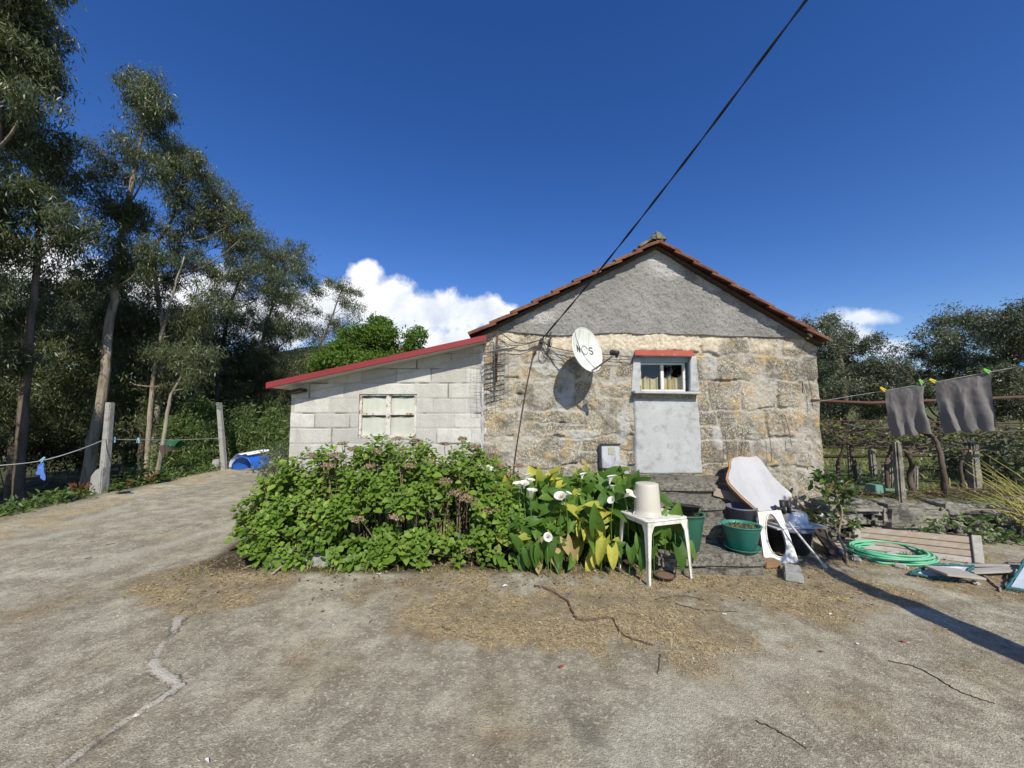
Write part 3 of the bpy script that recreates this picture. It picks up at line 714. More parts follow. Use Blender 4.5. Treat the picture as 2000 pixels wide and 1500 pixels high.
# pale mortar fillet where the shed meets the cottage
n = 90; zz = np.linspace(.3, 2.45, n); uu = np.linspace(-1, 1, 9); UU, ZZ = np.meshgrid(uu, zz)
wd = .02+.09*fbm(ZZ*5, ZZ*0, 4, 4); V = np.stack([XL+.015+UU*wd+.03*(fbm(ZZ*2, ZZ*0+3, 3, 1)-.5), YS-.012-.022*(1-UU**2)-.03*fbm(ZZ*9, UU*4, 3, 2), ZZ], -1)
npmesh('mortar_fillet', V, grid_faces(n, 9), simple('lime_mortar', (.60, .59, .56), (.48, .465, .44), 9, .95, .7, 40, .01), shed)
rf = MB(); dn = Vector((0, 0, -.035)); dy = Vector((0, 6.3, 0))
A, B_ = SL, SR+Vector((.0, 0, 0))
A2, B2 = A+Vector((0, .03, -.004)), B_+Vector((0, .03, -.004))
rf.hexa([A2+dn, B2+dn, B2+dn+dy, A2+dn+dy], [A2, B2, B2+dy, A2+dy]); rfo = rf.build('roof', M_FASC, shed)
fs = MB(); h = Vector((0, 0, -.074)); th = Vector((0, .028, 0)); up = Vector((0, 0, .006))
fs.hexa([A+h, B_+h, B_+h+th, A+h+th], [A+up, B_+up, B_+up+th, A+up+th])
fs.hexa([A+h+th, A+h+th+Vector((.025, 0, 0)), A+h+dy+Vector((.025, 0, 0)), A+h+dy], [A+th+up, A+th+up+Vector((.025, 0, 0)), A+dy+up+Vector((.025, 0, 0)), A+dy+up])
fs.build('fascia', M_FASC, rfo, bevel=.004)
so = MB(); q = Vector((0, 0, -.060)); i0 = Vector((.03, .03, 0)); B3 = B_+Vector((-.01, .03, 0)); inn = Vector((0, .275, 0)); e = Vector((0, 0, .02))
so.hexa([A+i0+q, B3+q, B3+q+inn, A+i0+q+inn], [A+i0+q+e, B3+q+e, B3+q+e+inn, A+i0+q+e+inn])
so.hexa([A+i0+q+inn, A+i0+q+inn+Vector((.16, 0, .035)), A+i0+q+dy+Vector((.16, 0, .035)), A+i0+q+dy], [A+i0+q+e+inn, A+i0+q+e+inn+Vector((.16, 0, .035)), A+i0+q+e+dy+Vector((.16, 0, .035)), A+i0+q+e+dy])
so.build('soffit', simple('white_panel', (.66, .66, .64), (.6, .6, .58), 3, .6, .05), rfo)
q = MB(); c = at(580, 764, 5.15); q.box(c+Vector((.01, .03, -.0)), (.16, .20, .045), 0, Matrix.Rotation(-.2, 3, 'Y')); q.build('rafter_end', M_DARKWOOD, rfo)
# cable clipped under the eave
q = MB(); q.tube(smooth_path([at(568, 772, 5.22), at(640, 757, 5.21), at(760, 733, 5.21), at(860, 712, 5.2), at(945, 684, 5.19)], 6), .004, 5); q.build('cable', simple('grey_cable', (.45, .45, .44), None, 5), shed)
# shed window
win2 = bpy.data.objects.new('window', None); COL.objects.link(win2); win2.parent = shed
xm = at(758, 800, YS).x; zm = at(700, 809, YS).z; fy = YS+.035
M_RUSTW = simple('peeling_window_paint', (.64, .62, .58), (.55, .52, .47), 14, .7, .5, 50, .006, dirt=(.27, .15, .085), dscale=11, dlo=.50, dhi=.60)
fm = MB()
boxw(fm, SW0.x, SW1.x, fy-.02, fy+.02, SW1.z-.028, SW1.z); boxw(fm, SW0.x, SW1.x, fy-.02, fy+.02, SW0.z, SW0.z+.04)
for a, b_ in ((SW0.x, SW0.x+.034), (SW1.x-.034, SW1.x), (xm-.032, xm+.03)): boxw(fm, a, b_, fy-.024, fy+.021, SW0.z+.04, SW1.z-.028)
boxw(fm, SW0.x+.034, xm-.032, fy-.018, fy+.018, zm-.015, zm+.015); boxw(fm, xm+.03, SW1.x-.034, fy-.018, fy+.018, zm-.012, zm+.018)
fm.build('window_frame', M_RUSTW, win2, bevel=.004, rough=.002)
for (a, b_) in ((SW0.x+.034, xm-.032), (xm+.03, SW1.x-.034)):
    for (c_, d_) in ((SW0.z+.04, zm-.015), (zm+.018, SW1.z-.028)):
        p = MB(); p.add([(a-.003, fy, c_-.003), (b_+.003, fy, c_-.003), (b_+.003, fy, d_+.003), (a-.003, fy, d_+.003)], [(0, 1, 2, 3)]); p.build('pane', M_GLASS, win2)
        V, Fq = curtain(a-.01, b_+.01, c_-.01, d_-.010, fy+.022, .09, .006, .022); npmesh('curtain', V, Fq, simple('pale_net_curtain', (.74, .70, .62), (.64, .60, .52), 6, .9, .1) if 'pale_net_curtain' not in bpy.data.materials else bpy.data.materials['pale_net_curtain'], win2)
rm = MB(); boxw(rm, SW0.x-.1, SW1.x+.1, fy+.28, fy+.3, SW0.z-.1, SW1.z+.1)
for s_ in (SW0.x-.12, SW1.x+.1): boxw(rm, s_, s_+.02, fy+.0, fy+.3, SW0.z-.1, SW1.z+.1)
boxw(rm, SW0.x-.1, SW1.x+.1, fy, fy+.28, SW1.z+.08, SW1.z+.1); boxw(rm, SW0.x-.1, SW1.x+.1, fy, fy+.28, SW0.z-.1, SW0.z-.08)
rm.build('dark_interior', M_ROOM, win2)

# ================================================================ steps
M_TREAD = simple('lit_tread', (.27, .25, .205), (.18, .165, .13), 24, .95, 1.0, 50, .018, dirt=(.085, .078, .065), dscale=26, dlo=.47, dhi=.60)  # toned lighter than the risers, so light on the treads is in the colour
steps = thing('stone_steps', 'rough grey stone steps climbing to the walled up doorway', 'steps', (2.0, 4.3, 0))
for (y0, y1, x0, x1, z0, z1) in [(3.83, 4.2, 1.42, 2.47, -.02, .19), (4.16, 4.55, 1.48, 2.42, .0, .375), (4.51, 4.9, 1.52, 2.47, .0, .55), (4.86, 5.12, 1.55, 2.56, .0, .70)]:
    q = MB(); L = (x1-x0); th = .13
    q.box(((x0+x1)/2, (y0+y1)/2+.012, (z0+z1-th)/2), (L-.03, y1-y0-.03, z1-z0-th)); sp_ = q.build('step', M_ROUGHC, steps, bevel=.010, rough=.014, sub=4)
    q = MB(); q.box(((x0+x1)/2, (y0+y1)/2, z1-th/2), (L, y1-y0, th), rr.uniform(-.02, .02)); q.build('tread', M_TREAD, sp_, bevel=.03, rough=.016, sub=5)
# ================================================================ plants by the house
M_HYD = leafmat('hydrangea_leaf', (.095, .17, .022), (.23, .36, .05), (.34, .45, .08), .34, .5, .3)
M_STEM = simple('woody_stem', (.26, .19, .12), (.17, .13, .09), 20, .9, .4, 60, .003)
M_DRY = leafmat('dried_petal', (.30, .20, .13), (.46, .33, .23), (.56, .43, .33), .25, .8, .1)
hyd = thing('hydrangea_bush', 'broad leafy hydrangea bush with dried brown flower heads below the shed window', 'bush', (-1.4, 4.5, 0))
def Hx(x): return np.interp(x, [-3.25, -3.1, -2.95, -2.75, -2.4, -2.0, -1.6, -1.0, -.45, -.15, .05, .2, .35], [.35, .62, .86, .98, 1.06, 1.12, 1.20, 1.20, 1.20, 1.06, .90, .6, .25])
def bushY(x): return np.interp(x, [-3.2, -2.6, -1, .3], [.50, .66, .72, .6])
tips = []
def z_ok(v): return v > .32
while len(tips) < 1850:
    x = RS.uniform(-3.12, .33); q = RS.uniform(-1, .75)
    if x < -2.75 and (q < -.55 or RS.rand() < .35): continue
    y = 4.62+q*bushY(x)
    h = Hx(x)*math.sqrt(max(0, 1-q*q*.93))*(.86+.28*vn(np.array([x*5.]), np.array([y*5.]), 3)[0])
    k = RS.rand()**.55
    if q < -.2 and vn(np.array([x*4.+9]), np.array([h*k*4.]), 6)[0] < .37 and z_ok(h*k): continue
    z = max(.05, h*(.05+.95*k))
    if x < -2.8 and z < .35*h: continue
    tips.append((x, y-.05*(1-k), z, h))
tips = np.array(tips)
P = []; Dv = []; Nv = []; Ls = []; tn = []; stems = MB()
for i, (x, y, z, h) in enumerate(tips):
    out = np.array([(x+1.4)*.12, (y-4.75)*.9, .55+.6*(z/h)]); out += RS.normal(size=3)*.22; out /= np.linalg.norm(out)
    ph = RS.rand()*6.28; tt = RS.rand()
    a = np.cross(out, [0, 0, 1.01]); a /= np.linalg.norm(a)+1e-6; b = np.cross(out, a)
    npair = RS.randint(3, 6)
    for k in range(npair):
        s = .040+.060*(k/npair)**.8; f = RS.uniform(.55, 1.35)
        for sgn in (0, math.pi):
            w = ph+k*1.57+sgn+RS.normal()*.25
            d = a*math.cos(w)+b*math.sin(w)+out*(.75-.28*k)+np.array([0, -.12, .05])
            P.append(np.array([x, y, z])-out*(.028*k)+d*.012); Dv.append(d); Nv.append(out+np.array([0, -.25, .25])+RS.normal(size=3)*.45)
            Ls.append(s*f); tn.append(np.clip(tt*.55+RS.rand()*.45-.1*(1-z/h), 0, 1))
    if i % 4 == 0:
        bx_, by_ = x*.93-.05+RS.normal()*.1, 4.6+(y-4.6)*.35+RS.normal()*.06
        stems.tube(smooth_path([(bx_, by_, .0), ((bx_*.6+x*.4), by_*.5+y*.5-.03, z*.5), (x, y, z)], 3), [.007, .007, .006, .006, .005, .004, .003], 5, False)
Ls = np.array(Ls)
leaves('foliage', P, Dv, Nv, Ls, Ls*.74, M_HYD, hyd, T_OVATE, np.array(tn))
stems.build('stems', M_STEM, hyd)
k_ = RS.choice(len(P), 260, replace=False); P_a, D_a, N_a = np.array(P), np.array(Dv), np.array(Nv)
leaves('withered_foliage', P_a[k_]+RS.normal(size=(260, 3))*.02+[0, -.01, 0], D_a[k_]+[0, 0, -.9], N_a[k_]+RS.normal(size=(260, 3))*.7, Ls[k_]*.8, Ls[k_]*.45, leafmat('yellow_brown_leaf', (.22, .15, .06), (.40, .34, .10), (.50, .46, .14), .3, .7, .1), hyd, T_OVATE)
heads = [(668, 862, 4.75), (690, 872, 4.6), (722, 905, 4.35), (735, 878, 4.6), (778, 852, 4.75), (812, 856, 4.7), (868, 862, 4.7), (903, 852, 4.75), (925, 868, 4.7), (962, 884, 4.7), (976, 905, 4.6), (990, 921, 4.6), (640, 905, 4.4), (838, 896, 4.4), (655, 884, 4.5), (800, 905, 4.25), (870, 935, 4.2), (912, 968, 4.1), (928, 978, 4.15), (948, 992, 4.1), (968, 988, 4.15), (890, 958, 4.15), (612, 884, 4.55), (700, 1008, 4.0), (1012, 905, 4.8), (1095, 912, 4.85), (775, 1003, 4.0), (915, 1068, 3.98)]
for (px, py, y) in heads:
    c = at(px, py, y); n = RS.randint(130, 200); d = rdir(n); d[:, 2] = np.abs(d[:, 2])*.8-.15
    c.z -= .035; r = RS.uniform(.06, .10); pp = np.array(c)+d*r*np.array([1, 1, .7])*RS.uniform(.5, 1, (n, 1))
    o = leaves('flower_head', pp, RS.normal(size=(n, 3)), d+RS.normal(size=(n, 3))*.5, RS.uniform(.013, .026, n), RS.uniform(.012, .022, n), M_DRY, hyd)
    q = MB(); q.tube([c+Vector((0, .05, -.13)), c+Vector((0, .01, -.03))], .004, 5); q.build('stalk', M_STEM, o)

# calla lilies
M_CAL = leafmat('calla_leaf', (.06, .135, .02), (.155, .28, .04), None, .35, .5, .3)
M_CALY = leafmat('yellowing_calla_leaf', (.38, .42, .06), (.74, .66, .12), None, .40, .55, .25)
M_TAN = leafmat('withered_leaf', (.36, .26, .11), (.55, .42, .20), None, .3, .7, .2)
t = NT('white_spathe'); p = t.pbr((.84, .83, .78), .5, None, 0, .3, out=False); tr = t.n('ShaderNodeBsdfTranslucent', {'Color': (.8, .8, .7, 1)}).outputs[0]; t.out(t.n('ShaderNodeMixShader', {0: .25, 1: p, 2: tr}).outputs[0]); M_SPA = t.m
M_SPAD = simple('yellow_spadix', (.75, .50, .05), None, 9, .6)
M_STALK = simple('green_stalk', (.10, .20, .04), (.07, .14, .03), 9, .5)
cal = thing('calla_lily_clump', 'clump of white calla lilies with large yellowing leaves beside the hydrangea', 'flowers', (.9, 4.3, 0))
P = []; Dv = []; Nv = []; Ls = []; kind = []; stk = MB()
def cal_leaf(x, y, z, L, yel, d=None):
    d = d if d is not None else np.array([RS.normal()*.55, -.55+RS.normal()*.4, -.35+RS.normal()*.55])
    P.append((x, y, z)); Dv.append(d); Nv.append(np.array([RS.normal()*.35, -.75+RS.normal()*.2, .75])); Ls.append(L); kind.append(yel)
def cH(x): return np.interp(x, [-.15, .1, .5, .9, 1.2, 1.5, 1.8], [.62, .80, .90, .92, .88, .80, .6])
N_ = 0
while N_ < 430:
    x = RS.uniform(-.12, 1.62); q = RS.uniform(-1, .8); y = 4.42+q*.5
    h = cH(x)*math.sqrt(max(.03, 1-q*q*.9)); k = RS.rand()**.6; z = max(.12, h*(.15+.85*k))
    pxl = 1000+750*x/y; pyl = 809+750*(1.55-z)/y
    if pxl < 1010 and RS.rand() < .5: continue
    ye = 0
    if RS.rand() < (.72 if (1115 < pxl < 1190 and 985 < pyl < 1075) else .15): ye = 1
    if z < .3 and pxl < 1150 and RS.rand() < .35: ye = 2
    L = RS.uniform(.13, .25)*(.75 if q < -.7 else 1)
    d = None
    if z > .8*h and RS.rand() < .45: d = np.array([RS.normal()*.7, -.35+RS.normal()*.4, .55])
    cal_leaf(x, y, z, L, ye, d)
    bx_, by_ = x*.8+.12+RS.normal()*.05, 4.5+RS.normal()*.12
    stk.tube(smooth_path([(bx_, by_, 0), (bx_*.5+x*.5, by_*.6+y*.4, z*.65), (x, y, z)], 3), [.009]*3+[.007]*3+[.005], 5, False)
    N_ += 1
for (px, py, y, L) in [(1255, 1085, 3.75, .24), (1275, 1060, 3.8, .22), (1300, 1075, 3.8, .2), (1325, 1100, 3.72, .2), (1318, 1062, 3.85, .26), (1232, 1100, 3.72, .15), (1268, 1100, 3.7, .22), (1305, 1040, 4.0, .26), (1335, 1055, 3.9, .2), (1338, 1085, 3.82, .2),
                       (1030, 1105, 3.86, .17), (1045, 1095, 3.84, .2), (1060, 1108, 3.82, .18), (1075, 1090, 3.86, .2), (1052, 1118, 3.78, .15), (1015, 1098, 3.88, .17), (1180, 1085, 3.85, .24), (1195, 1100, 3.8, .2), (1168, 1065, 3.9, .26)]:
    c = at(px, py-30, y); cal_leaf(c.x, c.y, max(.06, c.z), L, 1 if RS.rand() < .2 else 0, np.array([RS.normal()*.3, -.25, RS.choice([-.8, .8, -.5])]))
    stk.tube([(c.x+RS.normal()*.03, c.y+.06, 0), (c.x, c.y, max(.06, c.z))], .005, 5, False)
P = np.array(P); Dv = np.array(Dv); Nv = np.array(Nv); Ls = np.array(Ls); kind = np.array(kind)
for nm, k, m_ in (('foliage', 0, M_CAL), ('yellow_foliage', 1, M_CALY), ('withered_foliage', 2, M_TAN)):
    s = kind == k
    # finer leaf surface: waves come from a second tilt of each half
    leaves(nm, P[s], Dv[s], Nv[s], Ls[s], Ls[s]*RS.uniform(.52, .72, s.sum()), m_, cal, T_ARROW)
stk.build('stalks', M_STALK, cal)
def spathe(c, r, yaw, tilt, mat, parent):
    nu, nv = 20, 7; V = []
    for j in range(nv):
        v = j/(nv-1)
        for i in range(nu):
            w = 2*math.pi*i/(nu-1); lip = .5+.5*math.cos(w)
            rad = r*(.12+.18*v+.62*v**2.4*(.55+.45*lip)); zz = r*(-1.1+1.55*v+.55*lip*v**2-.35*v**4*(1-.2*lip)); ov = (w/6.283-.5)*.1*r
            V.append((rad*math.cos(w)+.25*r*lip*v**3, rad*math.sin(w), zz+ov))
    M = Matrix.Translation(c) @ Matrix.Rotation(yaw, 4, 'Z') @ Matrix.Rotation(tilt, 4, 'Y')
    V = [M @ Vector(v) for v in V]
    o = npmesh('flower', [tuple(v) for v in V], grid_faces(nv, nu), mat, parent)
    q = MB(); q.tube([M @ Vector((0, 0, -r*.4)), M @ Vector((.02*r, 0, r*.35))], [r*.11, r*.07], 7); q.build('spadix', M_SPAD, o)
    q = MB(); q.tube(smooth_path([M @ Vector((0, 0, -r*1.05)), c+Vector((0, .05, -.2)), c+Vector((.02, .12, -.5))], 3), .006, 6); q.build('stalk', M_STALK, o)
for (px, py, y, r, yw, tl) in [(1024, 944, 4.25, .06, -1.5, .75), (1014, 945, 4.3, .055, -2.4, .6), (1037, 959, 4.2, .065, -1.2, .5), (1028, 930, 4.4, .05, -.3, .2), (1095, 968, 4.1, .07, -1.9, .95), (1137, 928, 4.45, .045, .2, .15), (1192, 933, 4.3, .055, -.2, .2),
                               (1228, 963, 4.05, .062, -1.0, 1.1), (1197, 950, 4.25, .035, -2, .3), (1070, 1047, 3.85, .05, -1.6, 1.25), (954, 915, 4.5, .06, -.6, 1.0), (1195, 975, 4.1, .042, -2.2, 1.4), (1108, 963, 4.12, .035, -.4, .9), (1035, 938, 4.35, .05, -1.0, .6)]:
    spathe(at(px, py, y-.16), r*1.08, yw, tl*.8, M_SPA, cal)

# young citrus by the corner
M_CIT = leafmat('glossy_dark_leaf', (.018, .045, .012), (.045, .095, .02), (.16, .24, .035), .25, .3, .5)
b0 = gp(1656, 1104); cit = thing('young_tree', 'spindly young glossy leaved tree by the cottage corner', 'tree', b0)
q = MB(); mainp = smooth_path([b0, at(1650, 1072, 4.25), at(1638, 1045, 4.4), at(1645, 1000, 4.65), at(1632, 960, 4.8), at(1625, 935, 4.85)], 4)
q.tube(mainp, [.013]*8+[.010]*8+[.007]*5, 7)
P = []; Dv = []; Nv = []
for (px, py, n) in [(1600, 925, 9), (1590, 940, 7), (1612, 932, 9), (1628, 930, 8), (1640, 948, 9), (1630, 962, 9), (1655, 945, 7), (1668, 945, 5), (1620, 978, 9), (1635, 990, 8), (1650, 985, 6), (1612, 1000, 6), (1590, 1012, 8), (1602, 1022, 7), (1664, 1016, 8), (1672, 1026, 5), (1585, 1000, 6), (1640, 1010, 5), (1605, 955, 6), (1650, 965, 7)]:
    c = at(px, py, (4.8 if py < 995 else 4.55)+RS.normal()*.09); tr_ = min(mainp, key=lambda v: (v-c).length+.7*max(0, v.z-c.z+.06))
    q.tube([tr_, (tr_+c)/2+Vector((0, 0, .01)), c], [.005, .004, .003], 5)
    for _ in range(int(n*1.6)): P.append(np.array(c)+RS.normal(size=3)*.045); Dv.append(RS.normal(size=3)+[0, -.3, -.25]); Nv.append(RS.normal(size=3)*.6+[0, -.4, .8])
q.build('trunk', M_STEM, cit); L = RS.uniform(.05, .10, len(P)); leaves('crown', P, Dv, Nv, L, L*.58, M_CIT, cit, T_OVATE)

# grass tufts, weeds, straw
M_GRASS = leafmat('grass_blade', (.12, .19, .03), (.26, .30, .07), (.48, .38, .17), .3, .6, .2, .72)
T_BLADE = (np.array([(0, .5, 0), (0, -.5, 0), (.5, -.36, .02), (.5, .36, .02), (1, 0, -.22)]), [(0, 1, 2, 3), (3, 2, 4, 4)])
def tuft(c, n, L, spread, P, Dv, Nv, Ls):
    for _ in range(n):
        P.append((c[0]+RS.normal()*spread, c[1]+RS.normal()*spread, gz(c[0], c[1]))); d = np.array([RS.normal()*.7, RS.normal()*.7-.15, .9]); Dv.append(d); Nv.append(np.cross(np.cross(d, [0, 0, 1]), d)+.01); Ls.append(L*RS.uniform(.5, 1.2))
P, Dv, Nv, Ls = [], [], [], []
for (px, py, n, L) in [(608, 1112, 22, .09), (630, 1114, 18, .08), (655, 1118, 20, .09), (668, 1108, 16, .10), (690, 1105, 35, .16), (705, 1112, 22, .12), (722, 1118, 22, .12), (742, 1118, 20, .10), (640, 1120, 14, .06), (755, 1112, 16, .1), (785, 1112, 14, .08), (885, 1112, 18, .09), (900, 1118, 10, .06), (925, 1100, 12, .07), (835, 1108, 12, .08), (1145, 1108, 6, .06), (590, 1116, 10, .05)]:
    tuft(gp(px, py), n, L, .035, P, Dv, Nv, Ls)
for _ in range(90):
    x = RS.uniform(-3.3, 1.5); tuft((x, 3.98+RS.normal()*.12), 4, .05, .03, P, Dv, Nv, Ls)
for _ in range(45):
    tuft((RS.uniform(4.2, 5.1), RS.uniform(4.25, 4.6)), 6, .06, .03, P, Dv, Nv, Ls)
Ls = np.array(Ls); tag(leaves('grass', P, Dv, Nv, Ls, .009+0*Ls, M_GRASS, None, T_BLADE), kind='stuff')
# straw and needle litter lying on the slab
M_STRAW = leafmat('straw', (.25, .185, .10), (.50, .40, .22), (.64, .54, .34), 0, .8, .15, .8)
X_ = np.concatenate([RS.uniform(-8.6, 6.0, 160000), RS.uniform(-3.8, 4.6, 130000)]); Y_ = np.concatenate([RS.uniform(2.4, 12, 160000), RS.uniform(2.4, 4.6, 130000)])
m_ = straw_mask(X_, Y_)*sst(.25, .6, fbm(X_*4, Y_*4, 3, 2)+.25)
dens = np.where(Y_ < 5.0, 1.0, .25)
sel = (RS.rand(len(X_)) < m_*dens) & ~((Y_ > 5.1) & (X_ > -3.1))
X_ = X_[sel]; Y_ = Y_[sel]; n = len(X_)
D_ = np.stack([RS.normal(size=n), RS.normal(size=n), RS.normal(size=n)*.22+.05], 1)
tag(leaves('straw_litter', np.stack([X_, Y_, gh(X_, Y_)+RS.uniform(.002, .014, n)], 1), D_, np.tile([0, 0, 1.], (n, 1))+RS.normal(size=(n, 3))*.4, RS.uniform(.012, .05, n), RS.uniform(.0018, .0042, n), M_STRAW), kind='stuff')
# fallen leaves near the bed
n = 480; X_ = RS.uniform(-3.3, 3.2, n); Y_ = 3.85+RS.normal(size=n)*.22-.12*np.abs(X_*.3); Y_ = np.where(Y_ > 5, 4.0, Y_)
tag(leaves('fallen_leaves', np.stack([X_, Y_, gh(X_, Y_)+.012], 1), RS.normal(size=(n, 3))*[1, 1, .25], np.tile([0, 0, 1.], (n, 1))+RS.normal(size=(n, 3))*.35, RS.uniform(.018, .05, n), RS.uniform(.010, .026, n), leafmat('brown_leaf', (.14, .09, .05), (.30, .20, .10), (.42, .30, .15), .1, .8, .1)), kind='stuff')
# grit and pebbles
n = 5200; X_ = RS.uniform(-5.5, 5.0, n); Y_ = 1.5+RS.rand(n)**1.5*5; ok = ~((Y_ > 3.9) & (X_ > -3.1)); X_, Y_ = X_[ok], Y_[ok]; n = len(X_)
ico = np.array([(0, 0, 1), (.9, 0, .1), (.28, .85, .15), (-.72, .53, .05), (-.72, -.53, .1), (.28, -.85, .0), (0, 0, -.6)]); icf = [(0, 1, 2), (0, 2, 3), (0, 3, 4), (0, 4, 5), (0, 5, 1), (6, 2, 1), (6, 3, 2), (6, 4, 3), (6, 5, 4), (6, 1, 5)]
r = RS.uniform(.0018, .0055, n)*np.where(RS.rand(n) < .03, 2.4, 1); an = RS.rand(n)*6.28; ca, sa = np.cos(an), np.sin(an); j = 1+RS.uniform(-.3, .3, (n, 7, 3)); B = ico[None]*j*r[:, None, None]*np.array([1.2, .9, .6])
V = np.stack([B[..., 0]*ca[:, None]-B[..., 1]*sa[:, None]+X_[:, None], B[..., 0]*sa[:, None]+B[..., 1]*ca[:, None]+Y_[:, None], B[..., 2]+(gh(X_, Y_)+.001)[:, None]], -1)
t = NT('grit'); t.pbr(t.ramp(t.attr('tint'), [(0., (.10, .09, .075)), (.5, (.30, .27, .22)), (1., (.58, .55, .48))]), .9); 
tag(npmesh('gravel', V, (np.arange(n)[:, None, None]*7+np.array(icf)[None]).reshape(-1, 3), t.m, attrs={'tint': np.repeat(RS.rand(n), 7)}, smooth=False), kind='stuff')
# weeds along the bank of the drive
M_WEED = leafmat('weed_leaf', (.06, .12, .03), (.14, .22, .06), (.20, .26, .08), .3, .5, .3)
P, Dv, Nv, Ls = [], [], [], []
for _ in range(1500):
    y = RS.uniform(5.2, 15); x = edge_x(y)-.05-abs(RS.normal())*.8
    for _k in range(5): P.append((x+RS.normal()*.08, y+RS.normal()*.08, gz(x, y)+abs(RS.normal())*.07)); Dv.append(RS.normal(size=3)+[0, 0, .5]); Nv.append(RS.normal(size=3)*.5+[0, 0, 1]); Ls.append(RS.uniform(.04, .13))
Ls = np.array(Ls); tag(leaves('undergrowth', P, Dv, Nv, Ls, Ls*.35, M_WEED, None, T_OVATE), kind='stuff')
wd = [(236, 962, .30), (258, 955, .38), (275, 950, .5), (103, 975, .25), (310, 950, .3), (232, 975, .2)]
labs = ['low weed beside the stone block of the near concrete post', 'leafy weed growing between the near post and the taller weed', 'tallest broad leaved weed on the bank right of the near concrete post', 'small pale weed on the bank under the blue cloth', 'low weed at the bank foot before the bright shrub', 'short weed rooted at the straw edge right of the near post']
for (px, py, h), lb in zip(wd, labs):
    c = gp(px, py, -.05); c.z = gz(c.x, c.y); w_ = thing('weed', lb, 'plant', c, 'weeds along the bank'); q = MB(); q.tube([c, c+Vector((.02, 0, h*.9))], .008, 5); q.build('stem', M_STALK, w_)
    n = int(26+h*40); k = RS.rand(n); P = np.array(c)+np.stack([RS.normal(size=n)*.02, RS.normal(size=n)*.02, h*(.25+.75*k)], 1); L = RS.uniform(.10, .2, n)*(1.15-.5*k); a = RS.rand(n)*6.28
    leaves('foliage', P, np.stack([np.cos(a), np.sin(a), .35+0*a], 1), np.tile([0, 0, 1.], (n, 1)), L, L*.36, M_WEED, w_, T_OVATE)
# reddish dead fern fronds on the bank
M_FERN = leafmat('dead_fern', (.16, .06, .028), (.27, .12, .05), None, .15, .8, .1)
for (px, py, h), lb in zip([(155, 975, .34), (290, 950, .28), (240, 962, .18)], ['rust coloured dead fern left of the stone block', 'rust coloured dead fern on the straw bank before the bright shrub', 'small rust coloured dead fern right of the near post']):
    c = gp(px, py, -.03); c.z = gz(c.x, c.y); n = 70; a = RS.rand(n)*6.28; k = RS.rand(n)
    tag(leaves('dead_fern', np.array(c)+np.stack([np.cos(a)*.1*k, np.sin(a)*.1*k, h*k*.6], 1), np.stack([np.cos(a), np.sin(a), 1+0*a], 1), RS.normal(size=(n, 3)), .12, .02, M_FERN), lb, 'fern', 'dead ferns')
# ================================================================ small things
M_WPL = simple('dirty_white_plastic', (.74, .72, .66), (.66, .63, .55), 6, .45, .1, 40, .002, spec=.4, dirt=(.36, .32, .23), dscale=9, dlo=.49, dhi=.72, stretch=(1, 1, .4))
M_BEI = simple('beige_plastic', (.54, .505, .425), (.50, .465, .39), 4, .42, .06, 40, .001, spec=.4, dirt=(.48, .44, .35), dscale=6, dlo=.6, dhi=.8)
M_TEAL = simple('teal_plastic', (.035, .22, .17), (.03, .19, .15), 5, .45, .08, 40, .001, spec=.4, dirt=(.10, .22, .18), dscale=5, dlo=.55, dhi=.8)
M_TEAL2 = simple('dull_green_plastic', (.04, .17, .115), (.03, .13, .09), 5, .5, .1, 40, .001, dirt=(.11, .19, .14), dscale=6)
M_GREYP = simple('slate_grey_plastic', (.13, .14, .165), (.11, .12, .145), 5, .5, .08, 40, .001, dirt=(.2, .2, .2), dscale=5, dlo=.6)
M_SOIL = simple('potting_soil', (.10, .075, .045), (.05, .04, .025), 40, .95, 1.0, 80, .01, dirt=(.11, .14, .03), dscale=30)
M_WOOD = simple('weathered_plank', (.36, .29, .21), (.27, .215, .16), 5, .85, .5, 30, .004, stretch=(1, 6, 6), dirt=(.42, .40, .36), dscale=3)
M_WOODB = simple('brown_plank', (.29, .185, .10), (.2, .125, .07), 6, .8, .4, 30, .004, stretch=(1, 6, 6))
M_GREYW = simple('grey_plank', (.42, .39, .345), (.33, .30, .265), 5, .88, .5, 30, .005, stretch=(1, 5, 5), dirt=(.24, .2, .16), dscale=4)
M_ALU = simple('dull_aluminium', (.62, .62, .61), (.52, .52, .51), 5, .34, .15, 30, .002, metal=.35, spec=.5, dirt=(.25, .24, .22), dscale=5, dlo=.58)
M_CONC = simple('grey_concrete', (.36, .345, .31), (.27, .26, .235), 7, .93, .6, 60, .006, dirt=(.17, .165, .14), dscale=6, dlo=.52, dhi=.7)
M_GRAN = simple('lichened_granite', (.31, .285, .23), (.215, .20, .165), 6, .95, 1.0, 34, .02, dirt=(.085, .08, .065), dscale=5, dlo=.46, dhi=.62)
M_RUST = simple('rusty_iron', (.13, .06, .04), (.085, .045, .035), 12, .8, .3, 60, .002)
M_WIRE = simple('dark_wire', (.03, .03, .032), None, 5, .6)
M_GALV = simple('galvanised_wire', (.30, .30, .29), (.2, .19, .18), 9, .5, .1, 40, .001, metal=.5)

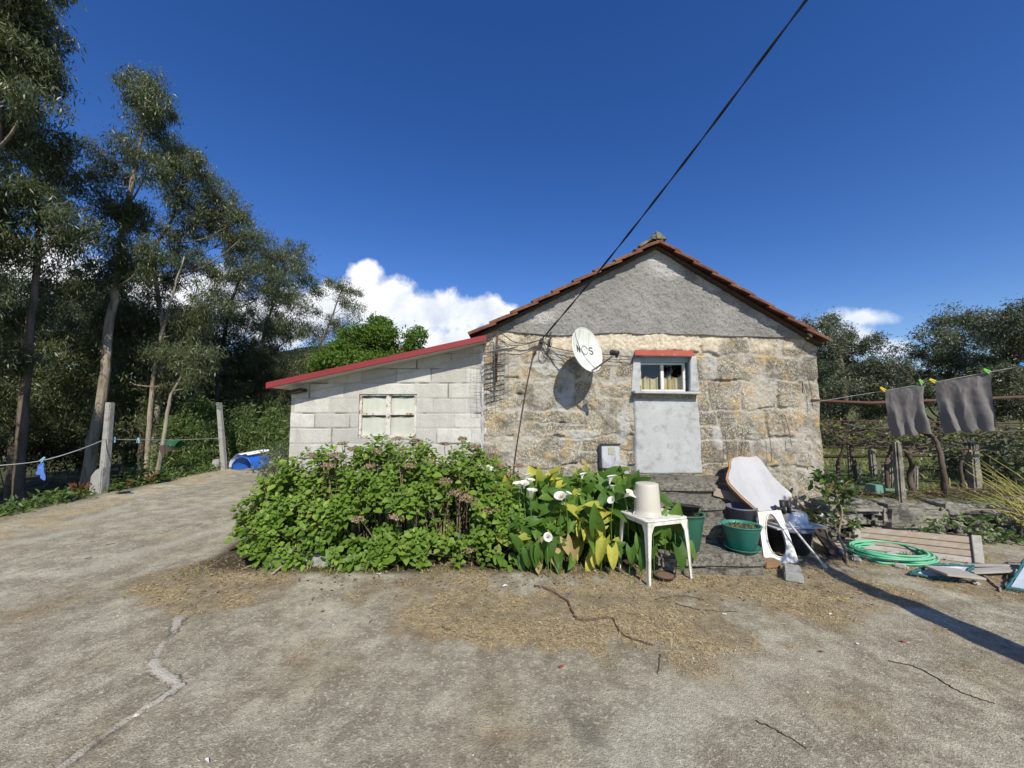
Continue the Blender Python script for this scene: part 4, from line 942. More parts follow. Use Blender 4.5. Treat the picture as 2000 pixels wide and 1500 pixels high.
# --- table with upturned bucket
tb = thing('plastic_table', 'small dirty white plastic table standing by the calla lilies', 'table', (1.35, 3.75, 0))
cF = Vector((1.235, 3.60, 0)); e1 = Vector((.946, .326, 0)).normalized(); e2 = Vector((-e1.y, e1.x, 0)); A_, B2_ = .49, .45; ZT = .572
def tp(u, v, z, k=0): return cF+e1*(u*A_)+e2*(v*B2_)+Vector((0, 0, z))
def rrect(ins, r, z, n=6):
    out = []
    for (u, v, a0) in ((0, 0, math.pi), (1, 0, 1.5*math.pi), (1, 1, 0), (0, 1, .5*math.pi)):
        cu = ins+r if u == 0 else A_-ins-r; cv = ins+r if v == 0 else B2_-ins-r
        for k in range(n+1):
            a = a0+k/n*math.pi/2; out.append(cF+e1*(cu+r*math.cos(a))+e2*(cv+r*math.sin(a))+Vector((0, 0, z)))
    return out
q = MB(); loops = [rrect(.012, .05, ZT-.022), rrect(0, .055, ZT-.012), rrect(.002, .055, ZT-.003), rrect(.012, .05, ZT)]
n = len(loops[0]); q.add(sum(loops, []), [tuple(range(n-1, -1, -1)), tuple(range(3*n, 4*n))]+[(j*n+i, j*n+(i+1) % n, (j+1)*n+(i+1) % n, (j+1)*n+i) for j in range(3) for i in range(n)])
q.build('tabletop', M_WPL, tb)
q = MB(); lo_ = [rrect(.014, .05, ZT-.055), rrect(.010, .05, ZT-.018), rrect(.022, .05, ZT-.018), rrect(.026, .05, ZT-.055)]
q.add(sum(lo_, []), [(j*n+i, j*n+(i+1) % n, ((j+1) % 4)*n+(i+1) % n, ((j+1) % 4)*n+i) for j in range(4) for i in range(n)]); q.build('apron', M_WPL, tb)
for (u, v) in ((0, 0), (1, 0), (0, 1), (1, 1)):
    su = 1 if u == 0 else -1; sv_ = 1 if v == 0 else -1; q = MB()
    def lp_(a, b, z, sp): return cF+e1*(u*A_+su*(a+.012-sp))+e2*(v*B2_+sv_*(b+.012-sp))+Vector((0, 0, z))
    zs2 = [(0.0, .026, .032), (.25, .034, .016), (.45, .048, .004), (.51, .075, .0), (ZT-.024, .13, .0)]
    for arm in (0, 1):
        vs = []
        for (z, wd_, sp) in zs2:
            g0 = (0, 0) if arm == 0 else (0, 0)
            pts = [(0, 0), (wd_, 0), (wd_, .011), (0, .011)]
            if arm: pts = [(b, a) for a, b in pts]
            vs += [lp_(a, b, z, sp*(.6)) for a, b in pts]
        fs = [(3, 2, 1, 0), tuple(4*(len(zs2)-1)+k for k in range(4))]+[(j*4+k, j*4+(k+1) % 4, j*4+4+(k+1) % 4, j*4+4+k) for j in range(len(zs2)-1) for k in range(4)]
        q.add(vs, fs)
    q.build('leg', M_WPL, tb)
bk = thing('bucket', 'beige plastic bucket standing upside down on the white table', 'bucket', tp(.36, .48, ZT+.002))
q = MB(); q.lathe([(.0, .300), (.094, .300), (.106, .296), (.110, .286), (.126, .055), (.131, .012), (.138, .010), (.139, .0), (.132, .0), (.126, .012), (.105, .27), (0, .28)], 48); bo = q.build('body', M_BEI, bk, local=True)
q = MB(); q.tube(smooth_path([(-.135, -.03, .03), (-.150, -.05, .012), (-.10, -.125, .006), (0, -.158, .006), (.10, -.12, .006), (.150, -.045, .012), (.135, -.03, .03)], 5), .0035, 6); q.build('handle', M_WPL, bk, local=True)

# --- pots
def pot(name, label, loc, r0, r1, h, mat, rim=.012, saucer=False, soil=True, soild=.03):
    o = thing(name, label, 'plant pot', loc); q = MB()
    q.lathe([(0, .0), (r0*.92, .0), (r0, .006), (r1*.985, h*.86), (r1, h*.87), (r1, h*.985), (r1+rim, h*.985), (r1+rim, h), (r1-.008, h), (r1-.010, h*.87), (r0*.9, .02), (0, .02)], 44); q.build('body', mat, o, local=True)
    if soil: 
        V = []; q = MB(); q.lathe([(0, h-soild+.012), (r1*.5, h-soild+.006), (r1-.011, h-soild)], 30); q.build('soil', M_SOIL, o, local=True)
    if saucer:
        q = MB(); q.lathe([(0, -.014), (r0*1.2, -.014), (r0*1.38, .012), (r0*1.42, .012), (r0*1.25, -.006), (0, -.006)], 40); q.build('saucer', mat, o, local=True)
    return o
p1 = pot('plant_pot', 'bright teal plastic pot of soil on a saucer beside the steps', (2.305, 3.96, .222), .118, .172, .225, M_TEAL, saucer=True)
P = []; Dv = []
for _ in range(120):
    a = RS.rand()*6.28; rr_ = .15*math.sqrt(RS.rand()); P.append((2.305+rr_*math.cos(a), 3.96+rr_*math.sin(a), .222+.2)); Dv.append((RS.normal(), RS.normal(), .8))
leaves('seedlings', P, Dv, RS.normal(size=(120, 3)), RS.uniform(.02, .045, 120), .008, M_GRASS, p1)
p2 = pot('plant_pot', 'large dull green pot behind the white table with a black tray on top', (1.745, 3.97, .208), .125, .178, .35, M_TEAL2)
tr_ = thing('plant_tray', 'black plastic seed tray tipped on the large green pot', 'tray', (1.76, 3.96, .575)); q = MB(); Mt = Matrix.Rotation(.10, 3, 'Y') @ Matrix.Rotation(-.08, 3, 'X')
q.lathe([(0, 0), (.105, 0), (.128, .055), (.140, .057), (.140, .062), (.124, .062), (.100, .008), (0, .008)], 28, (0, 0, 0), Mt, sx=1.0, sy=.8); q.build('tray', M_BLACK, tr_, local=True)
q = MB(); q.tube([Vector((-.13, -.02, .055)), Vector((-.125, -.02, .09))], .008, 6); q.build('lug', M_BLACK, tr_, local=True)
b = gp(1300, 1133); bw = thing('bowl', 'shallow dark clay bowl of dry earth under the table', 'bowl', (b.x, b.y+.02, 0)); q = MB(); q.lathe([(0, .004), (.07, .004), (.10, .04), (.106, .042), (.104, .048), (.095, .044), (0, .03)], 26); q.build('dish', simple('dark_clay', (.07, .06, .05), (.10, .08, .06), 9, .8), bw, local=True); q = MB(); q.lathe([(0, .042), (.06, .044), (.094, .040)], 20); q.build('soil', simple('dry_earth', (.24, .15, .09), (.17, .1, .06), 40, .95, 1, 90, .01), bw, local=True)
bn = thing('bin', 'slate grey plastic tub behind the teal pot under the leaning board', 'tub', (at(1452, 1000, 4.55).x, 4.6, 0)); q = MB()
q.lathe([(0, 0), (.13, 0), (.162, .455), (.170, .457), (.170, .475), (.158, .475), (.125, .02), (0, .02)], 40); q.build('body', M_GREYP, bn, local=True)
for a in (-1.9, -1.25, -2.6): q = MB(); q.tube([Vector((.158*math.cos(a), .158*math.sin(a), .445)), Vector((.166*math.cos(a), .166*math.sin(a), .445))], .007, 8); q.build('drain_hole', M_BLACK, bn, local=True)
tubc = Vector((at(1540, 1050, 4.5).x, 4.5, 0)); tbk = thing('tub', 'black plastic tub with a pale rim below the metal pot', 'tub', tubc); q = MB()
q.lathe([(0, 0), (.16, 0), (.19, .02), (.225, .26), (.24, .262), (.24, .285), (.214, .285), (.18, .03), (0, .03)], 40); q.build('body', M_BLACK, tbk, local=True)
q = MB(); q.lathe([(.243, .262), (.247, .264), (.247, .288), (.243, .29)], 40); q.build('pale_rim', M_GREYP, tbk, local=True)
bd = thing('board', 'dark sheet lying flat across the black tub', 'board', tubc+Vector((0, 0, .292))); q = MB(); q.box((.02, 0, .008), (.62, .36, .014), .12); q.build('sheet', simple('pale_edge_sheet', (.50, .50, .52), (.4, .4, .42), 5, .5), bd, local=True, bevel=.003)
mp = thing('metal_pot', 'dented aluminium cooking pot upturned on the black tub', 'pot', tubc+Vector((.055, 0, .309))); q = MB()
q.lathe([(.185, .0), (.187, .006), (.15, .012), (.146, .10), (.135, .128), (.10, .142), (0, .146)], 44); q.build('body', M_ALU, mp, local=True)
q = MB(); 
for s_ in (-1, 1): q.tube(smooth_path([Vector((s_*.147, -.03, .05)), Vector((s_*.185, -.02, .055)), Vector((s_*.185, .02, .055)), Vector((s_*.147, .03, .05))], 4), .006, 6)
q.build('handle', M_ALU, mp, local=True)
pn = thing('saucepan', 'small black pan with an upright double handle leaning behind the white panel', 'pan', at(1530, 1000, 4.42)); c = at(1530, 1000, 4.42); q = MB()
q.tube([at(1530, 1003, 4.42), at(1527, 977, 4.42)], [.026, .028], 14); q.tube([at(1542, 1002, 4.42), at(1539, 978, 4.42)], [.020, .023], 14); q.build('handle', M_BLACK, pn, bevel=.002)
q = MB(); q.tube(smooth_path([at(1513, 988, 4.40), at(1518, 992, 4.40), at(1528, 994, 4.40)], 4), [.016]*5+[.014]*4, 10); q.tube([at(1514, 999, 4.44), at(1552, 1001, 4.44)], .02, 12); q.build('body', M_BLACK, pn)

# --- the leaning scalloped board and the white panel with an oval hole
nB = Vector((.04, -.75, .66)).normalized(); pB = at(1482, 1000, 4.50)
out_ = [(1482, 1000), (1466, 985), (1451, 972), (1437, 958), (1425, 945), (1421, 935), (1423, 925), (1427, 914), (1427, 903), (1431, 896), (1445, 892.5), (1462, 894), (1477, 891.5), (1486, 899), (1496, 914), (1508, 930), (1520, 942), (1531, 952), (1545, 964), (1546, 970), (1541, 975), (1527, 977), (1527, 996)]
P_ = [onp(px, py, pB, nB) for px, py in out_]
cB = sum(P_, Vector())/len(P_)
brd = thing('leaning_board', 'scalloped white topped wooden board leaning on the cottage wall', 'board', (cB.x, cB.y, 0)); brd_t = nB*-.022
q = MB(); q.prism([cB+(p-cB)*1.035+Vector((-.008, 0, 0)) for p in P_], nB*-.024); q.build('wooden_back', simple('orange_brown_wood', (.40, .22, .10), (.32, .17, .08), 8, .6, .2, 40, .002), brd)
q = MB(); q.prism([p+nB*.010 for p in P_], nB*-.009); q.build('white_face', simple('worn_white_laminate', (.47, .465, .475), (.41, .405, .41), 5, .75, .1, 50, .001, dirt=(.35, .335, .32), dscale=4, dlo=.46, dhi=.72, stretch=(1, .4, .4), spec=.1), brd, bevel=.003)
c4 = [gp(1494, 1103, .004), gp(1561, 1099, .004), at(1525, 996, 4.40), at(1480, 1000, 4.40)]
nP = (c4[1]-c4[0]).cross(c4[3]-c4[0]).normalized()
if nP.y > 0: nP = -nP
def bil(u, v): return (c4[0]*(1-u)+c4[1]*u)*(1-v)+(c4[3]*(1-u)+c4[2]*u)*v
pan = thing('panel_frame', 'white plastic panel with a tall oval hole leaning against the scalloped board', 'panel', (c4[0]+c4[1])/2); q = MB(); n = 56; fr_ = []; th = nP*-.022
for i in range(n):
    a = 2*math.pi*i/n; c_, s_ = math.cos(a), math.sin(a); m__ = max(abs(c_), abs(s_))
    fr_.append(bil(.5+.5*c_/m__, .5+.5*s_/m__))
rings = [fr_, [bil(.5+.31*math.cos(2*math.pi*i/n)*(1-.12*math.sin(2*math.pi*i/n)), .53+.415*math.sin(2*math.pi*i/n)) for i in range(n)]]
vs = rings[0]+rings[1]+[p+th for p in rings[0]]+[p+th for p in rings[1]]
fs = []
for i in range(n):
    j = (i+1) % n; fs += [(i, j, n+j, n+i), (2*n+j, 2*n+i, 3*n+i, 3*n+j), (j, i, 2*n+i, 2*n+j), (n+i, n+j, 3*n+j, 3*n+i)]
q.add(vs, fs); q.build('frame', M_WPL, pan)
q = MB(); q.tube([p+nP*.004 for p in rings[1]]+[rings[1][0]+nP*.004], .007, 6, False); q.build('lip', M_WPL, pan)
# planks and rubble round it
def plank(name, label, cat, a, b, w, th, mat, up=Vector((0, 0, 1)), group=None):
    a = Vector(a); b = Vector(b); d = (b-a); s = d.cross(up).normalized(); u = s.cross(d).normalized(); q = MB()
    q.hexa([a-s*w/2-u*th/2, b-s*w/2-u*th/2, b+s*w/2-u*th/2, a+s*w/2-u*th/2], [a-s*w/2+u*th/2, b-s*w/2+u*th/2, b+s*w/2+u*th/2, a+s*w/2+u*th/2])
    return tag(q.build(name, mat, None, bevel=.004, rough=.002, sub=1), label, cat, group)
plank('plank', 'pale brown plank jutting left behind the scalloped board', 'plank', at(1394, 960, 4.86), at(1480, 985, 4.78), .02, .10, M_WOOD, Vector((0, .2, 1)))
plank('plank', 'dark brown plank under the pale one behind the scalloped board', 'plank', at(1398, 984, 4.90), at(1478, 996, 4.80), .03, .07, M_WOODB)
plank('plank', 'black stained plank slanting to the ground right of the tub', 'plank', at(1594, 1030, 4.78), gp(1640, 1092, .02), .17, .025, M_DARKWOOD, Vector((.3, -.4, 1)))
plank('broom_handle', 'thin brown stick slanting down from the scalloped board', 'stick', at(1546, 968, 4.75), at(1600, 1018, 4.85), .018, .018, M_WOODB)
wp = MB(); a = at(1540, 1020, 4.22); b = gp(1614, 1110, .012); wp.tube([a, a.lerp(b, .5), b], .0105, 10); wp.tube([b-(b-a).normalized()*.04, b], .017, 10); tag(wp.build('metal_pole', simple('white_painted_tube', (.62, .61, .58), (.5, .49, .46), 9, .45, .1), None), 'thin white metal pole leaning in front of the black tub', 'pole')
st = MB(); st.box((0, 0, 0), (.42, .30, .2)); so_ = st.build('stone_block', M_GRAN, None, bevel=.02, rough=.015, sub=4); so_.location = (at(1565, 1075, 4.4).x+.03, 4.66, .09); tag(so_, 'squared stone lying in the shade behind the black tub', 'stone')
c = gp(1552, 1121, .035); q = MB(); q.box((0, 0, 0), (.15, .30, .075), -.55, None, .93); o = q.build('concrete_block', M_CONC, None, bevel=.008, rough=.008, sub=4); o.location = c+Vector((0, .02, .004)); tag(o, 'loose grey concrete block on the straw in front of the white panel', 'block')
c = gp(1503, 1098, .04); q = MB(); q.box((0, 0, 0), (.17, .10, .07), .12); o = q.build('brick', M_WOODB, None, bevel=.006, rough=.004, sub=3); o.location = c+Vector((-.01, -.02, 0)); tag(o, 'brown wooden block at the foot of the white panel', 'block')
for i, (px, py, L, rz, lb) in enumerate([(552, 1100, .34, .05, 'left of two mossy kerb stones edging the hydrangea bed'), (620, 1098, .38, -.03, 'right of two mossy kerb stones edging the hydrangea bed')]):
    c = gp(px, py, .05); q = MB(); q.box((0, 0, 0), (L, .13, .13), rz, None, .92); o = q.build('kerb_stone', M_CONC, None, bevel=.02, rough=.014, sub=5); o.location = c+Vector((0, .06, 0)); tag(o, lb, 'kerb stone', 'kerb stones along the flower bed')
for (px, py, px2, py2, w_, lb) in [(530, 1122, 552, 1104, .03, 'short splintered board in front of the kerb stones'), (590, 1108, 610, 1082, .012, 'thin bent dry stem propped on the right kerb stone'), (470, 1112, 530, 1090, .014, 'dry grey stick left of the kerb stones')]:
    plank('stick', lb, 'stick', gp(px, py, .015), gp(px2, py2, .05), w_, .008, M_WOOD)
# twigs and a root on the slab
M_TWIG = simple('dark_twig', (.065, .05, .042), (.10, .075, .06), 20, .9, .4, 60, .002)
def twig(pts, r, lb, name='twig', mat=None):
    P = smooth_path([gp(px, py, 0) for px, py in pts], 6); P = [Vector((p.x+rr.uniform(-.006, .006), p.y+rr.uniform(-.006, .006), gz(p.x, p.y)+r*.8)) for p in P]
    q = MB(); q.tube(P, [r*(1.0-.5*i/len(P)) for i in range(len(P))], 6); tag(q.build(name, mat or M_TWIG, None), lb, name.replace('_', ' '))
twig([(1045, 1146), (1062, 1150), (1085, 1161), (1108, 1176), (1118, 1196), (1130, 1212), (1160, 1212), (1193, 1208), (1204, 1225), (1215, 1240), (1240, 1252), (1275, 1262)], .010, 'long winding brown root lying across the straw', 'root', simple('brown_root', (.13, .075, .05), (.09, .055, .04), 20, .9))
twig([(1478, 1411), (1500, 1419), (1522, 1431), (1550, 1446), (1576, 1463)], .0042, 'thin black twig on bare concrete, the nearer and shorter one')
twig([(1735, 1292), (1770, 1299), (1800, 1309), (1840, 1332), (1870, 1350), (1910, 1366), (1945, 1376)], .0042, 'long thin black twig on bare concrete at the right')
twig([(864, 1226), (876, 1230), (890, 1236)], .006, 'stubby dark twig on the straw left of the root')
twig([(1289, 1280), (1287, 1298), (1286, 1318)], .004, 'short dark twig pointing at the viewer at the straw edge')
twig([(440, 1092), (480, 1080), (520, 1060), (560, 1070)], .008, 'dry grey branch under the left end of the hydrangea')
twig([(1280, 1172), (1305, 1166), (1340, 1165), (1375, 1172)], .005, 'dark twig lying on straw below the white table')
twig([(1320, 1180), (1360, 1190), (1400, 1194), (1440, 1196)], .005, 'dark twig lying on the straw below the stone steps')
twig([(205, 1066), (225, 1062)], .005, 'short dark twig on the drive at the left'); twig([(165, 1092), (178, 1090)], .005, 'small dark twig near the light strip of the drive')
def scrap(px, py, s, mat, lb, name='litter_scrap', cat='litter'):
    c = gp(px, py, 0); q = MB(); n = 7; an = sorted(rr.uniform(0, 6.28) for _ in range(n)); ang = rr.uniform(0, 3)
    P = [Vector((c.x+s*rr.uniform(.6, 1)*math.cos(a), c.y+.6*s*rr.uniform(.6, 1)*math.sin(a), gz(c.x, c.y)+.004+rr.uniform(0, .5*s))) for a in an]
    q.prism(P, (0, 0, .004)); tag(q.build(name, mat, None), lb, cat, 'scraps on the slab')
M_PAPER = simple('white_paper', (.72, .74, .74), None, 5, .8); M_RED = simple('red_scrap', (.30, .07, .04), None, 5, .8); M_BLUE = simple('blue_plastic', (.03, .13, .45), (.03, .10, .38), 4, .4, .05); M_YLF = simple('yellow_leaf', (.50, .46, .09), None, 5, .6)
for a in [(405, 1491, .022, M_PAPER, 'scrap of white paper on the concrete at the bottom edge'), (1622, 1201, .016, M_PAPER, 'white pebble on the dusty slab right of the straw'), (1445, 1168, .03, M_PAPER, 'flat white scrap on the straw before the steps'), (986, 1147, .03, M_PAPER, 'pale scrap on the straw below the lilies'),
          (1112, 1161, .018, M_BLUE, 'small blue bottle cap on the straw'), (1605, 1275, .02, M_RED, 'small red scrap on the slab at the right'), (1766, 1256, .02, M_RED, 'red leaf fragment beside the long shadow'), (1412, 1173, .02, M_RED, 'chip of red tile on the straw below the steps'), (1096, 1305, .022, M_RED, 'rusty leaf on the bare concrete in the middle'),
          (1651, 1170, .03, M_YLF, 'fallen yellow leaf on the dusty slab'), (1415, 1201, .02, M_PAPER, 'round white pebble on the straw'), (740, 1122, .03, M_PAPER, 'white crumb of mortar below the hydrangea'), (1675, 1260, .012, M_PAPER, 'tiny white pebble on the slab right of the red scrap')]: scrap(*a)

# --- satellite dish
nD = Vector((.60, -.765, .204)).normalized(); cD = at(1145, 684, 4.80); RD = .283
dish = thing('satellite_dish', 'round white satellite dish on the cottage wall', 'satellite dish', (cD.x, 5.17, cD.z-.3))
xd = Vector((0, 0, 1)).cross(nD).normalized(); yd = nD.cross(xd).normalized()          # xd right seen from the front, yd up
def dp(u, v, off=0): return cD+xd*u+yd*v+nD*(.20*(u*u+v*v)/RD-.03+off)
M_DISH = simple('dirty_dish_paint', (.70, .71, .66), (.60, .61, .55), 6, .6, .1, 60, .001, dirt=(.42, .43, .34), dscale=26, dlo=.50, dhi=.68, stretch=(1, 1, .18))
V = []; nr, na = 14, 64
for side in (0, -.006):
    for i in range(nr):
        for k in range(na):
            r_ = RD*i/(nr-1); a = 2*math.pi*k/na; V.append(dp(r_*math.cos(a)*.96, r_*math.sin(a)*1.02, side))
Fq = [(s_*nr*na+i*na+k, s_*nr*na+i*na+(k+1) % na, s_*nr*na+(i+1)*na+(k+1) % na, s_*nr*na+(i+1)*na+k) for s_ in (0, 1) for i in range(nr-1) for k in range(na)]+[((nr-1)*na+k, (nr-1)*na+(k+1) % na, nr*na+(nr-1)*na+(k+1) % na, nr*na+(nr-1)*na+k) for k in range(na)]
npmesh('reflector', [tuple(v) for v in V], Fq, M_DISH, dish)
q = MB(); q.tube([dp(RD*.96*math.cos(a), RD*1.02*math.sin(a), -.003) for a in np.linspace(0, 2*math.pi, 65)], .007, 6, False); rim_ = q.build('rim', M_DISH, dish)
def stroke(mb, pts, w, off=.004):
    for (u0, v0), (u1, v1) in zip(pts[:-1], pts[1:]):
        L = math.hypot(u1-u0, v1-v0); pu_, pv_ = -(v1-v0)/L*w/2, (u1-u0)/L*w/2; eu, ev = (u1-u0)/L*w*.3, (v1-v0)/L*w*.3
        mb.add([dp(u0-eu+pu_, v0-ev+pv_, off), dp(u0-eu-pu_, v0-ev-pv_, off), dp(u1+eu-pu_, v1+ev-pv_, off), dp(u1+eu+pu_, v1+ev+pv_, off)], [(0, 1, 2, 3)])
q = MB(); stroke(q, [(-.155, -.030), (-.155, .052)], .015, .004); stroke(q, [(-.155, .052), (-.100, -.030)], .015, .0045); stroke(q, [(-.100, -.030), (-.100, .052)], .015, .005); q.build('letter', M_BLACK, dish)
q = MB(); stroke(q, [(.002+.056*math.cos(a), .010+.056*math.sin(a)) for a in np.linspace(.35, 5.93, 26)], .013); q.build('letter', simple('grey_print', (.30, .32, .32), None, 4, .7), dish)
q = MB(); stroke(q, [(.112+.028*math.cos(a), .030+.022*math.sin(a)) for a in np.linspace(.4, 4.4, 12)]+[(.112+.028*math.cos(a), -.014+.022*math.sin(a)) for a in np.linspace(1.3, -2.7, 12)], .013); q.build('letter', M_BLACK, dish)
lnb = at(1200, 689, 4.47); bot = dp(0, -RD*1.0, -.02)
q = MB(); q.tube(smooth_path([bot+nD*.0, bot.lerp(lnb, .35)+Vector((0, 0, -.012)), lnb+Vector((-.01, 0, -.03))], 5), .011, 8); q.tube([dp(.10, -RD*.88, -.01), lnb+Vector((0, 0, -.03))], .004, 6); q.build('arm', M_GALV, dish)
q = MB(); dl = (cD-lnb).normalized(); q.tube([lnb-dl*.055, lnb-dl*.0, lnb+dl*.02, lnb+dl*.025, lnb+dl*.045], [.026, .028, .028, .034, .034], 14); q.tube([lnb-dl*.03, lnb-dl*.03+Vector((0, 0, -.055))], .017, 10); q.build('receiver', M_BLACK, dish)
wm = at(1121, 718, 5.17); q = MB(); q.box(wm, (.085, .025, .12)); q.tube(smooth_path([wm+Vector((.01, -.01, -.01)), wm+Vector((.06, -.12, -.01)), cD+nD*-.11+Vector((0, 0, -.08)), cD+nD*-.06], 5), .018, 10); q.box(cD+nD*-.105+Vector((0, 0, -.02)), (.07, .05, .12), -.7); q.build('bracket', M_GALV, dish)
q = MB(); a = at(1072, 681, 5.16); q.tube([a, wm+Vector((-.02, -.02, .05))], .005, 6); q.build('stay_wire', M_GALV, dish)

# --- yagi aerial pointing out from the wall
M_AER = simple('oxidised_aluminium', (.50, .50, .49), (.34, .33, .32), 20, .5, .1, 60, .001, metal=.6)
a0 = at(965, 688, 5.14); a1 = a0+Vector((.20, -.64, -.05)); aer = thing('tv_aerial', 'grey fishbone television aerial at the left corner of the cottage', 'aerial', a0)
q = MB(); q.tube([a0, a1], .010, 8); q.build('boom', M_AER, aer); ang = R(9)
for i, k in enumerate(np.linspace(.16, .99, 9)):
    c = a0.lerp(a1, k); hl = .155-.035*k; d = Vector((math.cos(ang), .14, math.sin(ang)))*hl; q = MB(); q.tube([c-d, c+d], .0075, 6); q.build('element', M_AER, aer)
q = MB()
for s_ in (-1, 1):
    for kk in range(4):
        c = a0.lerp(a1, .06)+Vector((0, .0, s_*(.05+.045*kk))); q.tube([c+Vector((-.16, 0, -.03)), c+Vector((.16, 0, .03))], .004, 6)
    q.tube([a0.lerp(a1, .06), a0.lerp(a1, .06)+Vector((0, 0, s_*.2))], .006, 6)
q.build('reflector', M_AER, aer)
q = MB(); q.tube([at(971, 652, 5.10), at(969, 748, 5.10)], .014, 8); q.build('mast', M_RUST, aer)
q = MB(); c = a0.lerp(a1, .3); q.box(c+Vector((0, 0, .03)), (.05, .07, .04)); q.build('junction_box', M_BLACK, aer, bevel=.006)
# wire mesh hanging from the eave at the corner
wmh = MB(); m0 = at(928, 670, 4.98); 
for i in range(9): 
    x = m0.x+i*.055+rr.uniform(-.02, .02); wmh.tube(smooth_path([(x, 4.98+.03*math.sin(i), 2.44+.02*i), (x-.01, 4.97+.02*math.sin(i*2), 2.1), (x+.02*math.sin(i*3), 5.0, 1.72)], 4), .0018, 4, False)
for j in range(15):
    z = 2.44-j*.05+rr.uniform(-.015, .015); wmh.tube([(m0.x, 4.98, z), (m0.x+.22, 4.96+.02*math.sin(j), z+.006*math.sin(j*2)), (m0.x+.44, 4.98, z+.02)], .0018, 4, False)
tag(wmh.build('wire_mesh', M_GALV, None), 'loose square wire mesh hanging where shed and cottage meet', 'wire mesh')
# cables
def cable(name, pts, r, lb, mat=M_WIRE, twist=False, grp=None):
    P = smooth_path(pts, 10); q = MB()
    if twist:
        Q = []; n = 220
        L = [0]
        for a, b in zip(P[:-1], P[1:]): L.append(L[-1]+(b-a).length)
        def ev(s):
            for i in range(len(P)-1):
                if s <= L[i+1]: return P[i].lerp(P[i+1], (s-L[i])/max(1e-6, L[i+1]-L[i]))
            return P[-1]
        n = int(L[-1]/.05)
        pts_ = [ev(L[-1]*i/n) for i in range(n+1)]
        for ph in (0, math.pi):
            q.tube([p+Vector((math.cos(ph+i*.42), .0, math.sin(ph+i*.42)))*r*.85 for i, p in enumerate(pts_)], r, 5, False)
    else: q.tube(P, r, 6, False)
    return tag(q.build(name, mat, None), lb, 'cable', grp)
hk = at(1058, 663, 5.12); far_ = at(1575, 0, 2.3); dirv = (far_-hk); up_ = [hk+dirv*k+Vector((0, 0, -.22*(1-(2*k/1.9-1)**2)*1.0)) for k in (0, .25, .5, .75, 1.0, 1.4, 1.9)]
sag0 = up_[4]-far_; up_ = [p-sag0*min(1, k) for p, k in zip(up_, (0, .25, .5, .75, 1., 1.4, 1.9))]
cable('overhead_cable', up_, .0062, 'thick black twisted cable rising from the cottage wall across the sky', twist=True)
cable('wall_cable', [at(1045, 672, 5.12), at(1043, 690, 5.10), at(1030, 750, 5.13), at(1018, 820, 5.14), at(1008, 885, 5.14), at(1003, 930, 5.14)], .0055, 'dark cable hanging down the stone wall left of the dish', M_RUST)
cable('wall_cable', [hk, at(1030, 670, 5.1), at(1005, 668, 5.1), at(985, 655, 5.1), at(968, 640, 5.1), at(962, 628, 5.08)], .006, 'upper black cable looping from the hook to the left eave', grp='cables on the cottage wall')
cable('wall_cable', [hk, at(1030, 672, 5.08), at(1000, 675, 5.08), at(985, 668, 5.1), at(965, 655, 5.1), at(955, 668, 5.1)], .005, 'lower black cable looping from the hook to the aerial', grp='cables on the cottage wall')
cable('wall_cable', [at(1062, 670, 5.1), at(1085, 680, 5.11), at(1130, 688, 5.11), at(1190, 693, 5.11), at(1240, 698, 5.11)], .0055, 'straight black cable behind the dish to the window', grp='cables on the cottage wall')
cable('wall_cable', [at(1062, 668, 5.1), at(1070, 684, 5.08), at(1100, 694, 5.11), at(1160, 702, 5.11), at(1220, 702, 5.11), at(1245, 699, 5.12)], .004, 'slack thinner cable under the straight one behind the dish', grp='cables on the cottage wall')
cable('wall_cable', [at(1065, 662, 5.1), at(1072, 650, 5.07), at(1078, 668, 5.06), at(1068, 690, 5.06), at(1056, 684, 5.08), at(1060, 670, 5.1)], .0045, 'loop of black cable knotted at the wall hook', grp='cables on the cottage wall')
q = MB(); q.box(hk+Vector((0, .03, -.02)), (.05, .12, .06)); q.tube([hk+Vector((0, 0, .0)), hk+Vector((0, .08, 0))], .012, 8); q.tube([at(1076, 648, 5.1), at(1073, 678, 5.1)], .012, 8); q.tube([at(1049, 678, 5.12), at(1041, 695, 5.12)], [.02, .012], 8); tag(q.build('wall_hook', M_BLACK, None, bevel=.004), 'black cable hook and clamps fixed in the stone wall', 'hook')

# --- posts and washing line on the left
def post(px_b, py_b, px_t, py_t, w, label, zb=None, mat=M_CONC):
    b = gp(px_b, py_b, 0); b.z = gz(b.x, b.y)-.15; tpt = at(px_t, py_t, b.y+.02); o = thing('concrete_post', label, 'post', (b.x, b.y, b.z+.15), 'concrete posts by the drive'); q = MB(); h = Vector((w/2, 0, 0)); d = Vector((0, w, 0)); k = .86
    q.hexa([b-h, b+h, b+h+d, b-h+d], [tpt-h*k, tpt+h*k, tpt+h*k+d*k, tpt-h*k+d*k]); q.build('shaft', mat, o, bevel=.012, rough=.004, sub=3)
    return o, b, tpt
o1, b1, t1 = post(194, 968, 210, 786, .122, 'nearer of two leaning square concrete posts beside the drive')
o2, b2, t2 = post(436, 920, 425, 786, .125, 'farther square concrete post beside the blue plastic shell')
for (b_, t_, o_) in ((b1, t1, o1), (b2, t2, o2)):
    c = b_.lerp(t_, .62); q = MB(); q.tube([c+Vector((.083*math.cos(a), .075+.083*math.sin(a), .0)) for a in np.linspace(0, 6.29, 13)], .006, 5, False); q.build('wire_band', M_GALV, o_)
